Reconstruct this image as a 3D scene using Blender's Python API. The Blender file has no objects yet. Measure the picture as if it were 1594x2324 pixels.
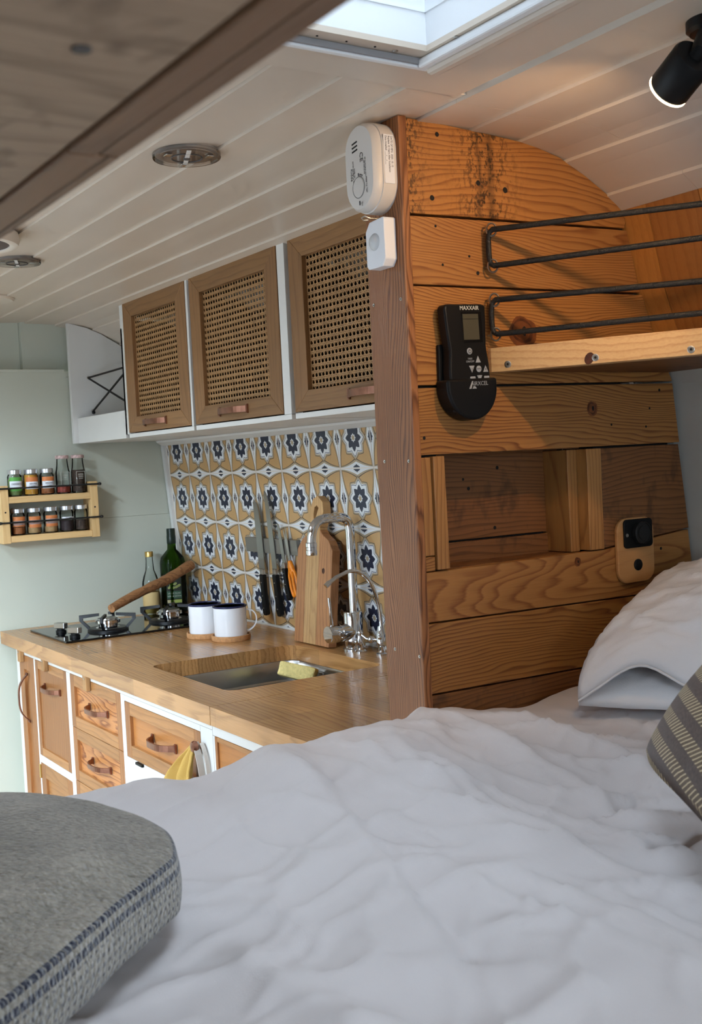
import bpy, bmesh, math, random
from mathutils import Vector, Matrix, noise
random.seed(7)
R = math.radians
SC = bpy.context.scene
COL = SC.collection

# ------------------------------------------------------------------ camera
CAMZ = 1.369
def cam_matrix(yaw, pitch, roll):
    f = Vector((math.sin(yaw)*math.cos(pitch), math.cos(yaw)*math.cos(pitch), -math.sin(pitch)))
    rt = Vector((math.cos(yaw), -math.sin(yaw), 0)); up = rt.cross(f)
    r2 = rt*math.cos(roll) + up*math.sin(roll); u2 = up*math.cos(roll) - rt*math.sin(roll)
    M = Matrix((r2, u2, -f)).transposed().to_4x4(); M.translation = (0, 0, CAMZ)
    return M
cd = bpy.data.cameras.new('camera'); cam = bpy.data.objects.new('camera', cd); COL.objects.link(cam)
cam.matrix_world = cam_matrix(R(32.71), R(2.645), R(-2.83))
cd.sensor_fit = 'VERTICAL'; cd.sensor_height = 36.0; cd.lens = 2560/2324*36.0; cd.clip_start = 0.02
cd.dof.use_dof = True; cd.dof.focus_distance = 2.1; cd.dof.aperture_fstop = 16
SC.camera = cam

# ------------------------------------------------------------------ world, lights, exposure
SC.view_settings.view_transform = 'Standard'; SC.view_settings.look = 'None'
SC.view_settings.gamma = 1.0; SC.view_settings.use_curve_mapping = False
SC.view_settings.exposure = 0.40
w = bpy.data.worlds.new('overcast_sky'); SC.world = w; w.use_nodes = True
bg = w.node_tree.nodes['Background']; bg.inputs['Color'].default_value = (0.74, 0.87, 1.0, 1); bg.inputs['Strength'].default_value = 1.0
def area(name, loc, look, sx, sy, power, col):
    l = bpy.data.lights.new(name, 'AREA'); l.shape = 'RECTANGLE'; l.size = sx; l.size_y = sy; l.energy = power; l.color = col
    o = bpy.data.objects.new(name, l); COL.objects.link(o); o.location = loc
    o.rotation_euler = Vector(look).to_track_quat('-Z', 'Y').to_euler(); return o
DAY = (0.70, 0.85, 1.0)
area('daylight_side_door', (-0.38, 2.14, 0.95), (1, 0.35, -0.08), 1.55, 1.40, 5, DAY)
area('sky_beyond_side_door', (-1.45, 0.60, 2.60), (1.0, 1.30, -1.35), 1.6, 1.6, 450, DAY)
area('daylight_rear_window', (0.35, -0.92, 1.50), (0.1, 1, -0.15), 0.95, 0.40, 11, DAY)
area('daylight_skylight', (0.92, 0.55, 3.80), (-0.15, 0.12, -1), 1.8, 1.8, 49, DAY)
area('daylight_roof_fan', (0.29, 2.63, 1.975), (0, 0, -1), 0.38, 0.40, 8.5, DAY)
cy = SC.cycles; cy.max_bounces = 6; cy.diffuse_bounces = 4; cy.glossy_bounces = 3; cy.transmission_bounces = 6; cy.transparent_max_bounces = 6
cy.caustics_reflective = False; cy.caustics_refractive = False; cy.use_adaptive_sampling = True; cy.adaptive_threshold = 0.10; cy.adaptive_min_samples = 12

# ------------------------------------------------------------------ helpers
def srgb(r, g, b):
    def c(v):
        v /= 255.0
        return v/12.92 if v <= 0.04045 else ((v+0.055)/1.055)**2.4
    return (c(r), c(g), c(b), 1.0)

class MB:
    def __init__(s): s.v = []; s.f = []; s.m = []; s.mark = 0
    def add(s, vs, fs, mi=0):
        b = len(s.v); s.v += [Vector(p) for p in vs]; s.f += [tuple(b+i for i in q) for q in fs]; s.m += [mi]*len(fs); return s
    def start(s): s.mark = len(s.v); return s
    def xf(s, M):
        for i in range(s.mark, len(s.v)): s.v[i] = M @ s.v[i]
        return s
    def box(s, lo, hi, b=0.0, mi=0):
        lo = Vector(lo); hi = Vector(hi)
        if b <= 0:
            x0, y0, z0 = lo; x1, y1, z1 = hi
            return s.add([(x0,y0,z0),(x1,y0,z0),(x1,y1,z0),(x0,y1,z0),(x0,y0,z1),(x1,y0,z1),(x1,y1,z1),(x0,y1,z1)],
                         [(0,3,2,1),(4,5,6,7),(0,1,5,4),(1,2,6,5),(2,3,7,6),(3,0,4,7)], mi)
        bm = bmesh.new(); bmesh.ops.create_cube(bm, size=1.0)
        sz = hi-lo; c = (hi+lo)/2
        for q in bm.verts: q.co = Vector((q.co.x*sz.x, q.co.y*sz.y, q.co.z*sz.z))+c
        bmesh.ops.bevel(bm, geom=bm.edges[:], offset=min(b, min(sz)*0.49), segments=2, affect='EDGES', profile=0.5)
        bm.verts.index_update()
        s.add([q.co.copy() for q in bm.verts], [tuple(q.index for q in f.verts) for f in bm.faces], mi); bm.free(); return s
    def prism(s, pts, fn, a, b, mi=0):
        n = len(pts); vs = [fn(p[0], p[1], a) for p in pts]+[fn(p[0], p[1], b) for p in pts]
        fs = [tuple(range(n))[::-1], tuple(range(n, 2*n))]+[(i, (i+1) % n, n+(i+1) % n, n+i) for i in range(n)]
        return s.add(vs, fs, mi)
    def tube(s, pts, r, n=10, cap=True, mi=0):
        pts = [Vector(p) for p in pts]; k = len(pts); rr = r if isinstance(r, (list, tuple)) else [r]*k
        vs = []; up = None
        for i, p in enumerate(pts):
            d = (pts[min(i+1, k-1)]-pts[max(i-1, 0)]).normalized()
            if up is None: up = d.orthogonal().normalized()
            up = (up-d*up.dot(d)).normalized(); sd = d.cross(up)
            for j in range(n):
                a = 2*math.pi*j/n; vs.append(p+(up*math.cos(a)+sd*math.sin(a))*rr[i])
        fs = [(i*n+j, i*n+(j+1) % n, (i+1)*n+(j+1) % n, (i+1)*n+j) for i in range(k-1) for j in range(n)]
        if cap: fs += [tuple(range(n))[::-1], tuple((k-1)*n+j for j in range(n))]
        return s.add(vs, fs, mi)
    def lathe(s, prof, c, n=28, mi=0, M=None, sq=None):
        c = Vector(c); vs = []; 
        for r, z in prof:
            for j in range(n):
                a = 2*math.pi*j/n; ca, sa = math.cos(a), math.sin(a); q = 1.0
                if sq: q = (abs(ca)**sq+abs(sa)**sq)**(-1.0/sq)
                p = Vector((r*q*ca, r*q*sa, z)); vs.append(c+(M @ p if M else p))
        k = len(prof)
        fs = [(i*n+j, i*n+(j+1) % n, (i+1)*n+(j+1) % n, (i+1)*n+j) for i in range(k-1) for j in range(n)]
        if prof[0][0] > 1e-5: fs.append(tuple(range(n))[::-1])
        if prof[-1][0] > 1e-5: fs.append(tuple((k-1)*n+j for j in range(n)))
        return s.add(vs, fs, mi)
    def band(s, path, wv, hw, ht, mi=0):
        # flat strap swept along a path, wv = width direction
        path = [Vector(p) for p in path]; wv = Vector(wv).normalized(); k = len(path); vs = []
        for i, p in enumerate(path):
            d = (path[min(i+1, k-1)]-path[max(i-1, 0)]).normalized(); t = d.cross(wv).normalized()
            vs += [p+wv*hw+t*ht, p-wv*hw+t*ht, p-wv*hw-t*ht, p+wv*hw-t*ht]
        fs = [(i*4+j, i*4+(j+1) % 4, (i+1)*4+(j+1) % 4, (i+1)*4+j) for i in range(k-1) for j in range(4)]
        fs += [(3, 2, 1, 0), tuple((k-1)*4+j for j in range(4))]
        return s.add(vs, fs, mi)

def mk_mesh(name, mb, mats, smooth=None, org=None):
    me = bpy.data.meshes.new(name); o = Vector(org) if org else Vector()
    me.from_pydata([tuple(p-o) for p in mb.v], [], mb.f)
    for m in (mats if isinstance(mats, (list, tuple)) else [mats]): me.materials.append(m)
    me.polygons.foreach_set('material_index', mb.m)
    bm = bmesh.new(); bm.from_mesh(me); bmesh.ops.recalc_face_normals(bm, faces=bm.faces[:]); bm.to_mesh(me); bm.free()
    if smooth is not None:
        me.polygons.foreach_set('use_smooth', [True]*len(me.polygons)); me.set_sharp_from_angle(angle=R(smooth))
    me.update(); return me
def obj(name, mb, mats, parent=None, smooth=None, org=None):
    if org is None:
        lo = Vector([min(p[i] for p in mb.v) for i in range(3)]); hi = Vector([max(p[i] for p in mb.v) for i in range(3)]); org = (lo+hi)/2
    org = Vector(org)
    o = bpy.data.objects.new(name, mk_mesh(name, mb, mats, smooth, org)); COL.objects.link(o)
    o['w'] = tuple(org); pw = Vector(parent['w']) if parent else Vector(); o.parent = parent; o.location = org-pw
    return o
def tag(o, label, cat, group=None, kind=None):
    if label: o['label'] = label
    if cat: o['category'] = cat
    if group: o['group'] = group
    if kind: o['kind'] = kind
    return o
def thing(name, label, cat, loc, group=None):
    o = bpy.data.objects.new(name, None); COL.objects.link(o); o.empty_display_size = 0.02
    o.location = loc; o['w'] = tuple(loc); return tag(o, label, cat, group)
def struct(o, label=None):
    o['kind'] = 'structure'
    if label: o['label'] = label
    return o
def FR(r, u, p):
    r = Vector(r).normalized(); u = Vector(u).normalized(); n = r.cross(u)
    M = Matrix((r, u, n)).transposed().to_4x4(); M.translation = Vector(p); return M
def text(s, size, M, mat, parent, name='lettering', ext=0.00015, align='CENTER', sx=1.0):
    cu = bpy.data.curves.new('t', 'FONT'); cu.body = s; cu.size = size; cu.extrude = ext; cu.align_x = align; cu.align_y = 'CENTER'; cu.resolution_u = 2
    t = bpy.data.objects.new('t', cu); COL.objects.link(t); bpy.context.view_layer.update()
    me = bpy.data.meshes.new_from_object(t.evaluated_get(bpy.context.evaluated_depsgraph_get()))
    mb = MB(); mb.add([M @ Vector((p.co.x*sx, p.co.y, p.co.z)) for p in me.vertices], [tuple(p.vertices) for p in me.polygons])
    bpy.data.objects.remove(t); bpy.data.meshes.remove(me)
    return obj(name, mb, mat, parent)
def lerp(a, b, t): return a+(b-a)*t
def interp(tab, x):
    if x <= tab[0][0]: return tab[0][1]
    for (a, va), (b, vb) in zip(tab, tab[1:]):
        if x <= b:
            t = (x-a)/(b-a); t = t*t*(3-2*t); return va+(vb-va)*t
    return tab[-1][1]
def bez(p0, p1, p2, p3, n):
    p0, p1, p2, p3 = map(Vector, (p0, p1, p2, p3)); out = []
    for i in range(n+1):
        t = i/n; out.append(p0*(1-t)**3+p1*3*t*(1-t)**2+p2*3*t*t*(1-t)+p3*t**3)
    return out
def rrect(cx, cy, hw, hh, r, n=6):
    out = []
    for (sx, sy, a0) in ((1, 1, 0), (-1, 1, 90), (-1, -1, 180), (1, -1, 270)):
        for i in range(n+1):
            a = R(a0+90*i/n); out.append((cx+sx*(hw-r)+r*math.cos(a), cy+sy*(hh-r)+r*math.sin(a)))
    return out

# ------------------------------------------------------------------ materials
def newmat(name):
    m = bpy.data.materials.new(name); m.use_nodes = True; nt = m.node_tree; return m, nt, nt.nodes['Principled BSDF']
def mat(name, col, rough=0.5, metal=0.0, spec=0.5, var=0.0, vscale=8.0, bump=0.0, bscale=60.0, trans=0.0, ior=1.45, emit=None, estr=0, coat=0.0, sheen=0.0):
    m, nt, p = newmat(name); N = nt.nodes; L = nt.links
    p.inputs['Base Color'].default_value = col; p.inputs['Roughness'].default_value = rough; p.inputs['Metallic'].default_value = metal
    p.inputs['Specular IOR Level'].default_value = spec; p.inputs['Transmission Weight'].default_value = trans; p.inputs['IOR'].default_value = ior
    p.inputs['Coat Weight'].default_value = coat; p.inputs['Sheen Weight'].default_value = sheen
    if emit: p.inputs['Emission Color'].default_value = emit; p.inputs['Emission Strength'].default_value = estr
    if var or bump:
        tc = N.new('ShaderNodeTexCoord')
        if var:
            n = N.new('ShaderNodeTexNoise'); n.inputs['Scale'].default_value = vscale; n.inputs['Detail'].default_value = 2
            L.new(tc.outputs['Object'], n.inputs['Vector'])
            mx = N.new('ShaderNodeMix'); mx.data_type = 'RGBA'; mx.blend_type = 'MULTIPLY'
            mr = N.new('ShaderNodeMapRange'); mr.inputs['From Min'].default_value = 0.3; mr.inputs['From Max'].default_value = 0.7
            mr.inputs['To Min'].default_value = 1-var; mr.inputs['To Max'].default_value = 1+var*0.5
            L.new(n.outputs['Fac'], mr.inputs['Value']); mx.inputs['Factor'].default_value = 1; mx.inputs['A'].default_value = col
            L.new(mr.outputs['Result'], mx.inputs['B']); L.new(mx.outputs['Result'], p.inputs['Base Color'])
        if bump:
            n2 = N.new('ShaderNodeTexNoise'); n2.inputs['Scale'].default_value = bscale; n2.inputs['Detail'].default_value = 1
            L.new(tc.outputs['Object'], n2.inputs['Vector']); b = N.new('ShaderNodeBump'); b.inputs['Strength'].default_value = bump; b.inputs['Distance'].default_value = 0.002
            L.new(n2.outputs['Fac'], b.inputs['Height']); L.new(b.outputs['Normal'], p.inputs['Normal'])
    return m
def thin_glass(name, tint, gloss=0.10):
    # clear wall of glass: straight-through light with a Fresnel reflection
    m = bpy.data.materials.new(name); m.use_nodes = True; nt = m.node_tree; N = nt.nodes; L = nt.links; N.remove(N['Principled BSDF']); out = N['Material Output']
    t = N.new('ShaderNodeBsdfTransparent'); t.inputs['Color'].default_value = tint; g = N.new('ShaderNodeBsdfGlossy'); g.inputs['Roughness'].default_value = 0.04
    lw = N.new('ShaderNodeLayerWeight'); lw.inputs['Blend'].default_value = gloss*2; mx = N.new('ShaderNodeMixShader')
    L.new(lw.outputs['Fresnel'], mx.inputs[0]); L.new(t.outputs[0], mx.inputs[1]); L.new(g.outputs[0], mx.inputs[2]); L.new(mx.outputs[0], out.inputs['Surface']); return m
def wood(name, light, dark, axis='X', across='Z', freq=90.0, amp=2.2, nscale=7.0, rough=0.5, contrast=1.0, stain=None, stain_amt=0.0, bump=0.25, lat=0.55, spec=0.35, vary=0.12, streak=None, stave=None):
    # growth rings across the board, warped by noise stretched along the grain
    m, nt, p = newmat(name); N = nt.nodes; L = nt.links
    def math_(op, a, b=None):
        q = N.new('ShaderNodeMath'); q.operation = op
        for i, x in enumerate((a, b)):
            if x is None: continue
            if isinstance(x, (int, float)): q.inputs[i].default_value = x
            else: L.new(x, q.inputs[i])
        return q.outputs[0]
    tc = N.new('ShaderNodeTexCoord'); oi = N.new('ShaderNodeObjectInfo')
    off = N.new('ShaderNodeVectorMath'); off.operation = 'SCALE'; off.inputs[0].default_value = (7.3, 5.1, 9.7); L.new(oi.outputs['Random'], off.inputs['Scale'])
    ad = N.new('ShaderNodeVectorMath'); ad.operation = 'ADD'; L.new(tc.outputs['Object'], ad.inputs[0]); L.new(off.outputs[0], ad.inputs[1])
    def stretched(sa, sc):
        mp = N.new('ShaderNodeMapping'); v = [sc, sc, sc]; v['XYZ'.index(axis)] = sa; mp.inputs['Scale'].default_value = v
        L.new(ad.outputs[0], mp.inputs['Vector']); return mp.outputs[0]
    def noise_(vec, scale, det, rgh=0.5):
        n = N.new('ShaderNodeTexNoise'); n.inputs['Scale'].default_value = scale; n.inputs['Detail'].default_value = det; n.inputs['Roughness'].default_value = rgh
        L.new(vec, n.inputs['Vector']); return n.outputs['Fac']
    sx = N.new('ShaderNodeSeparateXYZ'); L.new(ad.outputs[0], sx.inputs[0]); c = sx.outputs['XYZ'.index(across)]
    n1 = noise_(stretched(0.28, 1.0), nscale, 1)
    ring = math_('ADD', math_('MULTIPLY', c, freq), math_('MULTIPLY', n1, amp*freq*0.06))
    n3 = noise_(stretched(0.06, 1.0), 160.0, 1, 0.6)
    n4 = noise_(stretched(0.22, 1.0), nscale*5.0, 1.0)
    ring = math_('ADD', ring, math_('ADD', math_('MULTIPLY', n3, 0.40), math_('MULTIPLY', n4, amp*freq*0.010)))
    fr = math_('FRACT', ring)
    late = N.new('ShaderNodeValToRGB'); e = late.color_ramp.elements
    e[0].position = 0.0; e[0].color = (0, 0, 0, 1); e[1].position = 1.0; e[1].color = (0.15, 0.15, 0.15, 1)
    q = e.new(lat); q.color = (0.25, 0.25, 0.25, 1); q = e.new(min(0.96, lat+0.32)); q.color = (1, 1, 1, 1)
    L.new(fr, late.inputs[0])
    fib = noise_(stretched(0.035, 1.0), 420.0, 1, 0.7)
    big = noise_(stretched(0.5, 1.0), 9.0, 1)
    fac = math_('MULTIPLY', late.outputs[0], contrast)
    fac = math_('ADD', fac, math_('MULTIPLY', math_('SUBTRACT', fib, 0.5), 0.55))
    fac = math_('ADD', fac, math_('MULTIPLY', math_('SUBTRACT', big, 0.5), 0.5))
    mx = N.new('ShaderNodeMix'); mx.data_type = 'RGBA'; mx.clamp_factor = True
    L.new(fac, mx.inputs['Factor']); mx.inputs['A'].default_value = light; mx.inputs['B'].default_value = dark
    out = mx.outputs['Result']
    hv = N.new('ShaderNodeHueSaturation'); hv.inputs['Saturation'].default_value = 1.0
    L.new(math_('ADD', math_('MULTIPLY', oi.outputs['Random'], 2*vary), 1-vary), hv.inputs['Value']); L.new(out, hv.inputs['Color']); out = hv.outputs['Color']
    if stain:
        s1 = noise_(stretched(1.0, 0.6), 22.0, 3, 0.7)
        mr = N.new('ShaderNodeMapRange'); mr.inputs['From Min'].default_value = 0.56; mr.inputs['From Max'].default_value = 0.68; L.new(s1, mr.inputs['Value'])
        amt = mr.outputs[0]
        if streak is not None:   # weathered streaks: two old joist marks and the plank end
            so_ = N.new('ShaderNodeSeparateXYZ'); L.new(tc.outputs['Object'], so_.inputs[0]); jx = math_('ADD', so_.outputs[0], math_('MULTIPLY', math_('SUBTRACT', s1, 0.5), 0.03))
            def bump_(c_, w_):
                d_ = math_('DIVIDE', math_('SUBTRACT', jx, c_), w_); return math_('POWER', 2.718, math_('MULTIPLY', math_('MULTIPLY', d_, d_), -1.0))
            lines_ = math_('MAXIMUM', bump_(streak, .0045), bump_(streak+.020, .0075)); halo = math_('MAXIMUM', bump_(streak+.012, .050), bump_(-.225, .035))
            sp_n = noise_(stretched(1.6, 1.0), 90.0, 3, 0.75); gate = N.new('ShaderNodeMapRange'); gate.inputs['From Min'].default_value = .50; gate.inputs['From Max'].default_value = .60; L.new(sp_n, gate.inputs['Value'])
            amt = math_('MAXIMUM', math_('MULTIPLY', lines_, math_('ADD', math_('MULTIPLY', gate.outputs[0], .45), .6)), math_('MULTIPLY', halo, gate.outputs[0]))
        ms = N.new('ShaderNodeMix'); ms.data_type = 'RGBA'; ms.clamp_factor = True; L.new(math_('MULTIPLY', amt, stain_amt), ms.inputs['Factor']); L.new(out, ms.inputs['A']); ms.inputs['B'].default_value = stain
        out = ms.outputs['Result']
    if stave:
        br = N.new('ShaderNodeTexBrick'); br.inputs['Scale'].default_value = 1.0; br.inputs['Mortar Size'].default_value = 0.0004; br.inputs['Brick Width'].default_value = stave[1]; br.inputs['Row Height'].default_value = stave[0]; br.offset = 0.37
        br.inputs['Color1'].default_value = (.80, .80, .80, 1); br.inputs['Color2'].default_value = (1.12, 1.10, 1.06, 1); br.inputs['Mortar'].default_value = (.62, .58, .54, 1)
        cb_ = N.new('ShaderNodeCombineXYZ'); so_ = N.new('ShaderNodeSeparateXYZ'); L.new(tc.outputs['Object'], so_.inputs[0]); L.new(so_.outputs['XYZ'.index(axis)], cb_.inputs[0]); L.new(so_.outputs['XYZ'.index(across)], cb_.inputs[1]); L.new(cb_.outputs[0], br.inputs['Vector'])
        mm = N.new('ShaderNodeMix'); mm.data_type = 'RGBA'; mm.blend_type = 'MULTIPLY'; mm.inputs['Factor'].default_value = 1; L.new(out, mm.inputs['A']); L.new(br.outputs['Color'], mm.inputs['B']); out = mm.outputs['Result']
    L.new(out, p.inputs['Base Color']); p.inputs['Roughness'].default_value = rough; p.inputs['Specular IOR Level'].default_value = spec
    b = N.new('ShaderNodeBump'); b.inputs['Strength'].default_value = bump; b.inputs['Distance'].default_value = 0.0012
    L.new(fib, b.inputs['Height']); L.new(b.outputs['Normal'], p.inputs['Normal'])
    return m

M = {}
M['cream'] = mat('cream_paint', srgb(222, 212, 198), 0.42, var=0.03, vscale=5)
M['ceil'] = mat('ceiling_paint', srgb(214, 201, 186), 0.36, var=0.04, vscale=4)
M['sage'] = mat('sage_paint', srgb(192, 195, 180), 0.5, var=0.03, vscale=3)
M['sidewall'] = mat('pale_grey_paint', srgb(190, 190, 184), 0.55, var=0.03)
M['white'] = mat('white_paint', srgb(218, 217, 213), 0.38, var=0.02, vscale=10)
M['plastic_white'] = mat('white_plastic', srgb(205, 200, 194), 0.38)
M['sensor_white'] = mat('bright_white_plastic', srgb(226, 228, 232), 0.3)
M['sky_white'] = mat('skylight_plastic', srgb(238, 240, 242), 0.4)
M['floor'] = wood('floor_wood', srgb(150, 120, 90), srgb(110, 82, 60), 'Y', 'X', 60)
M['pine'] = wood('aged_pine', srgb(166, 114, 60), srgb(110, 62, 28), 'X', 'Z', 150, 3.2, 6.0, 0.42, 0.95, bump=0.3, vary=.10)
M['pine_stain'] = wood('stained_pine', srgb(166, 112, 58), srgb(112, 64, 28), 'X', 'Z', 105, 3.0, 5.0, 0.42, 0.8, stain=srgb(34, 24, 16), stain_amt=0.9, bump=0.3, vary=.03, streak=-0.085)
M['pine_wide'] = wood('flame_pine', srgb(166, 114, 62), srgb(118, 68, 32), 'X', 'Z', 80, 8.0, 4.5, 0.42, 0.85, bump=0.25, vary=.08)
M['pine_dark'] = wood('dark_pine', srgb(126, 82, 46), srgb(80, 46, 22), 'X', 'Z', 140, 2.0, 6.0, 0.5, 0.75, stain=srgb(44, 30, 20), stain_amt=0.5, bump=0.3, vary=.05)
M['pine_v'] = wood('upright_pine', srgb(164, 116, 66), srgb(118, 74, 38), 'Z', 'X', 120, 1.5, 6.0, 0.45, 0.7)
M['oak'] = wood('oak_cap', srgb(158, 104, 64), srgb(90, 50, 26), 'Z', 'Y', 120, 5.0, 5.0, 0.42, 0.9, bump=0.3, lat=0.45, vary=.03)
M['veneer'] = wood('veneer', srgb(160, 106, 56), srgb(122, 74, 36), 'Z', 'Y', 60, 1.0, 8.0, 0.5, 0.35, bump=0.15)
M['veneer_strip'] = wood('veneer_strip', srgb(186, 128, 66), srgb(150, 96, 48), 'Z', 'Y', 60, 1.0, 8.0, 0.5, 0.3, bump=0.15)
M['shelf_pine'] = wood('shelf_pine', srgb(216, 178, 128), srgb(180, 130, 82), 'Y', 'Z', 90, 1.2, 5.0, 0.45, 0.55)
M['rack_pine'] = wood('rack_pine', srgb(224, 186, 130), srgb(196, 150, 92), 'X', 'Z', 70, 1.2, 6.0, 0.45, 0.35)
M['rack_pine_v'] = wood('rack_pine_upright', srgb(224, 186, 130), srgb(200, 154, 96), 'Z', 'X', 70, 1.2, 6.0, 0.45, 0.35)
M['cab_h'] = wood('cabinet_wood_across', srgb(142, 104, 66), srgb(100, 68, 40), 'Y', 'Z', 55, 2.0, 6.0, 0.4, 0.45)
M['cab_v'] = wood('cabinet_wood_upright', srgb(138, 100, 64), srgb(98, 68, 40), 'Z', 'Y', 55, 2.0, 6.0, 0.4, 0.45)
M['drw_h'] = wood('drawer_frame_wood', srgb(170, 120, 72), srgb(126, 82, 46), 'Y', 'Z', 60, 2.0, 6.0, 0.4, 0.45)
M['drw_v'] = wood('door_wood', srgb(158, 106, 62), srgb(116, 72, 40), 'Z', 'Y', 60, 2.0, 6.0, 0.4, 0.45)
M['drw_fig'] = wood('figured_ply', srgb(184, 124, 72), srgb(116, 60, 32), 'Y', 'Z', 34, 9.0, 7.0, 0.4, 0.9)
M['drw_pl'] = wood('honey_pine', srgb(172, 114, 62), srgb(140, 88, 46), 'Y', 'Z', 40, 3.0, 5.0, 0.4, 0.35)
M['top'] = wood('oak_worktop', srgb(192, 142, 90), srgb(138, 94, 54), 'Y', 'X', 80, 2.4, 5.0, 0.24, 0.6, bump=0.1, spec=0.5, vary=0.02, stave=(0.044, 0.42))
M['ply'] = wood('locker_ply', srgb(190, 164, 138), srgb(134, 110, 88), 'X', 'Y', 30, 4.0, 10.0, 0.6, 0.5, stain=srgb(90, 66, 48), stain_amt=0.6)
M['locker_edge'] = wood('locker_edge', srgb(140, 108, 82), srgb(96, 70, 52), 'Y', 'Z', 60, 1.5, 6.0, 0.5, 0.5)
M['board_a'] = wood('olive_wood_pale', srgb(206, 164, 112), srgb(160, 116, 74), 'Z', 'Y', 70, 2.0, 6, 0.45, 0.5)
M['board_b'] = wood('olive_wood_warm', srgb(176, 124, 82), srgb(126, 82, 54), 'Z', 'Y', 70, 2.0, 6, 0.45, 0.6)
M['branch'] = wood('branch_wood', srgb(176, 124, 80), srgb(100, 64, 38), 'X', 'Z', 60, 2.5, 18, 0.55, 0.7, bump=0.6)
M['plate_ply'] = wood('plate_ply', srgb(176, 128, 80), srgb(146, 100, 60), 'X', 'Z', 40, 3.0, 6, 0.4, 0.35)
M['toggle'] = wood('toggle_wood', srgb(176, 134, 88), srgb(112, 78, 46), 'Z', 'Y', 90, 2, 9, 0.5, 0.6)
M['knot'] = mat('knot_wood', srgb(74, 36, 16), 0.5, var=0.4, vscale=90)
M['hole'] = mat('nail_hole', srgb(20, 14, 10), 0.8)
M['gap'] = mat('dark_gap', srgb(24, 18, 14), 0.9)
M['cane'] = mat('cane', srgb(172, 132, 88), 0.5, var=0.25, vscale=60)
M['steel'] = mat('brushed_steel', srgb(190, 188, 184), 0.28, 1.0, var=0.04, vscale=30)
M['chrome'] = mat('chrome', srgb(214, 214, 216), 0.06, 1.0)
M['zinc'] = mat('zinc_screw', srgb(188, 182, 172), 0.35, 1.0)
M['copper'] = mat('aged_copper', srgb(150, 104, 84), 0.34, 0.9, var=0.25, vscale=60)
M['black'] = mat('black_plastic', srgb(10, 10, 11), 0.45, spec=0.3)
M['black_soft'] = mat('black_rubber', srgb(22, 21, 20), 0.6)
M['cord'] = mat('black_cord', srgb(22, 20, 18), 0.6, bump=0.5, bscale=600)
M['iron'] = mat('cast_iron', srgb(18, 18, 20), 0.38)
M['hobglass'] = mat('black_glass', srgb(8, 8, 10), 0.06, spec=0.6)
M['glass'] = thin_glass('clear_glass', (.94, .96, .95, 1))
M['greenglass'] = thin_glass('green_glass', (.16, .28, .05, 1))
M['lens'] = thin_glass('clear_lens', (.86, .85, .84, 1), .14)
M['navy'] = mat('navy_glaze', srgb(36, 42, 62), 0.35)
M['ochre'] = mat('ochre_glaze', srgb(196, 156, 104), 0.35, var=0.05, vscale=18)
M['tilewhite'] = mat('white_glaze', srgb(224, 226, 228), 0.35)
M['taupe'] = mat('taupe_glaze', srgb(176, 158, 130), 0.35)
M['umber'] = mat('umber_glaze', srgb(82, 62, 44), 0.35)
M['grout'] = mat('grout', srgb(232, 218, 200), 0.7)
M['enamel'] = mat('white_enamel', srgb(232, 234, 238), 0.18, coat=0.3)
M['enamel_rim'] = mat('blue_enamel', srgb(34, 40, 76), 0.25)
M['cork'] = mat('cork', srgb(196, 146, 98), 0.8, var=0.2, vscale=140)
M['sponge'] = mat('yellow_sponge', srgb(236, 214, 140), 0.9, var=0.12, vscale=160, bump=0.8, bscale=260)
M['orange'] = mat('orange_plastic', srgb(236, 136, 28), 0.35)
M['gold'] = mat('gold_cap', srgb(214, 178, 104), 0.3, 0.9)
M['lid'] = mat('silver_lid', srgb(206, 206, 208), 0.25, 0.9)
M['label_white'] = mat('label_paper', srgb(222, 224, 228), 0.6)
M['print_white'] = mat('white_print', srgb(205, 202, 190), 0.6)
M['ink'] = mat('ink', srgb(44, 44, 54), 0.6)
M['greyink'] = mat('grey_ink', srgb(84, 80, 78), 0.6)
M['lcd'] = mat('lcd', srgb(74, 70, 56), 0.2)
M['btn'] = mat('grey_print', srgb(150, 152, 154), 0.5)
M['sheet'] = mat('white_linen', srgb(206, 200, 200), 0.85, var=0.03, vscale=6, bump=0.12, bscale=900, sheen=0.15)
M['pillowcase'] = mat('white_cotton', srgb(216, 214, 216), 0.85, var=0.02, vscale=6, bump=0.12, bscale=700, sheen=0.1)
M['mustard'] = mat('mustard_cloth', srgb(186, 150, 76), 0.85, bump=0.4, bscale=400)
M['strap'] = mat('grey_strap', srgb(190, 182, 172), 0.8)
M['red_lamp'] = mat('dark_red_enamel', srgb(58, 22, 20), 0.35)

# ------------------------------------------------------------------ shell of the van
TH = R(4.76); TT = math.tan(TH)
def wall_x(z):
    if z <= 1.47: return 1.5125-TT*(z-1.348)
    return interp_lin([(1.47, 1.5023), (1.559, 1.456), (1.627, 1.428), (1.723, 1.404), (1.752, 1.394)], z)
def interp_lin(tab, x):
    if x <= tab[0][0]: return tab[0][1]
    for (a, va), (b, vb) in zip(tab, tab[1:]):
        if x <= b: return va+(vb-va)*(x-a)/(b-a)
    return tab[-1][1]
CP = [(-0.32, 1.853), (0.95, 1.852), (1.10, 1.848), (1.18, 1.843), (1.26, 1.827), (1.314, 1.803), (1.36, 1.777), (1.394, 1.752)]
def ceil_z(x): return interp_lin(CP, x)

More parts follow.
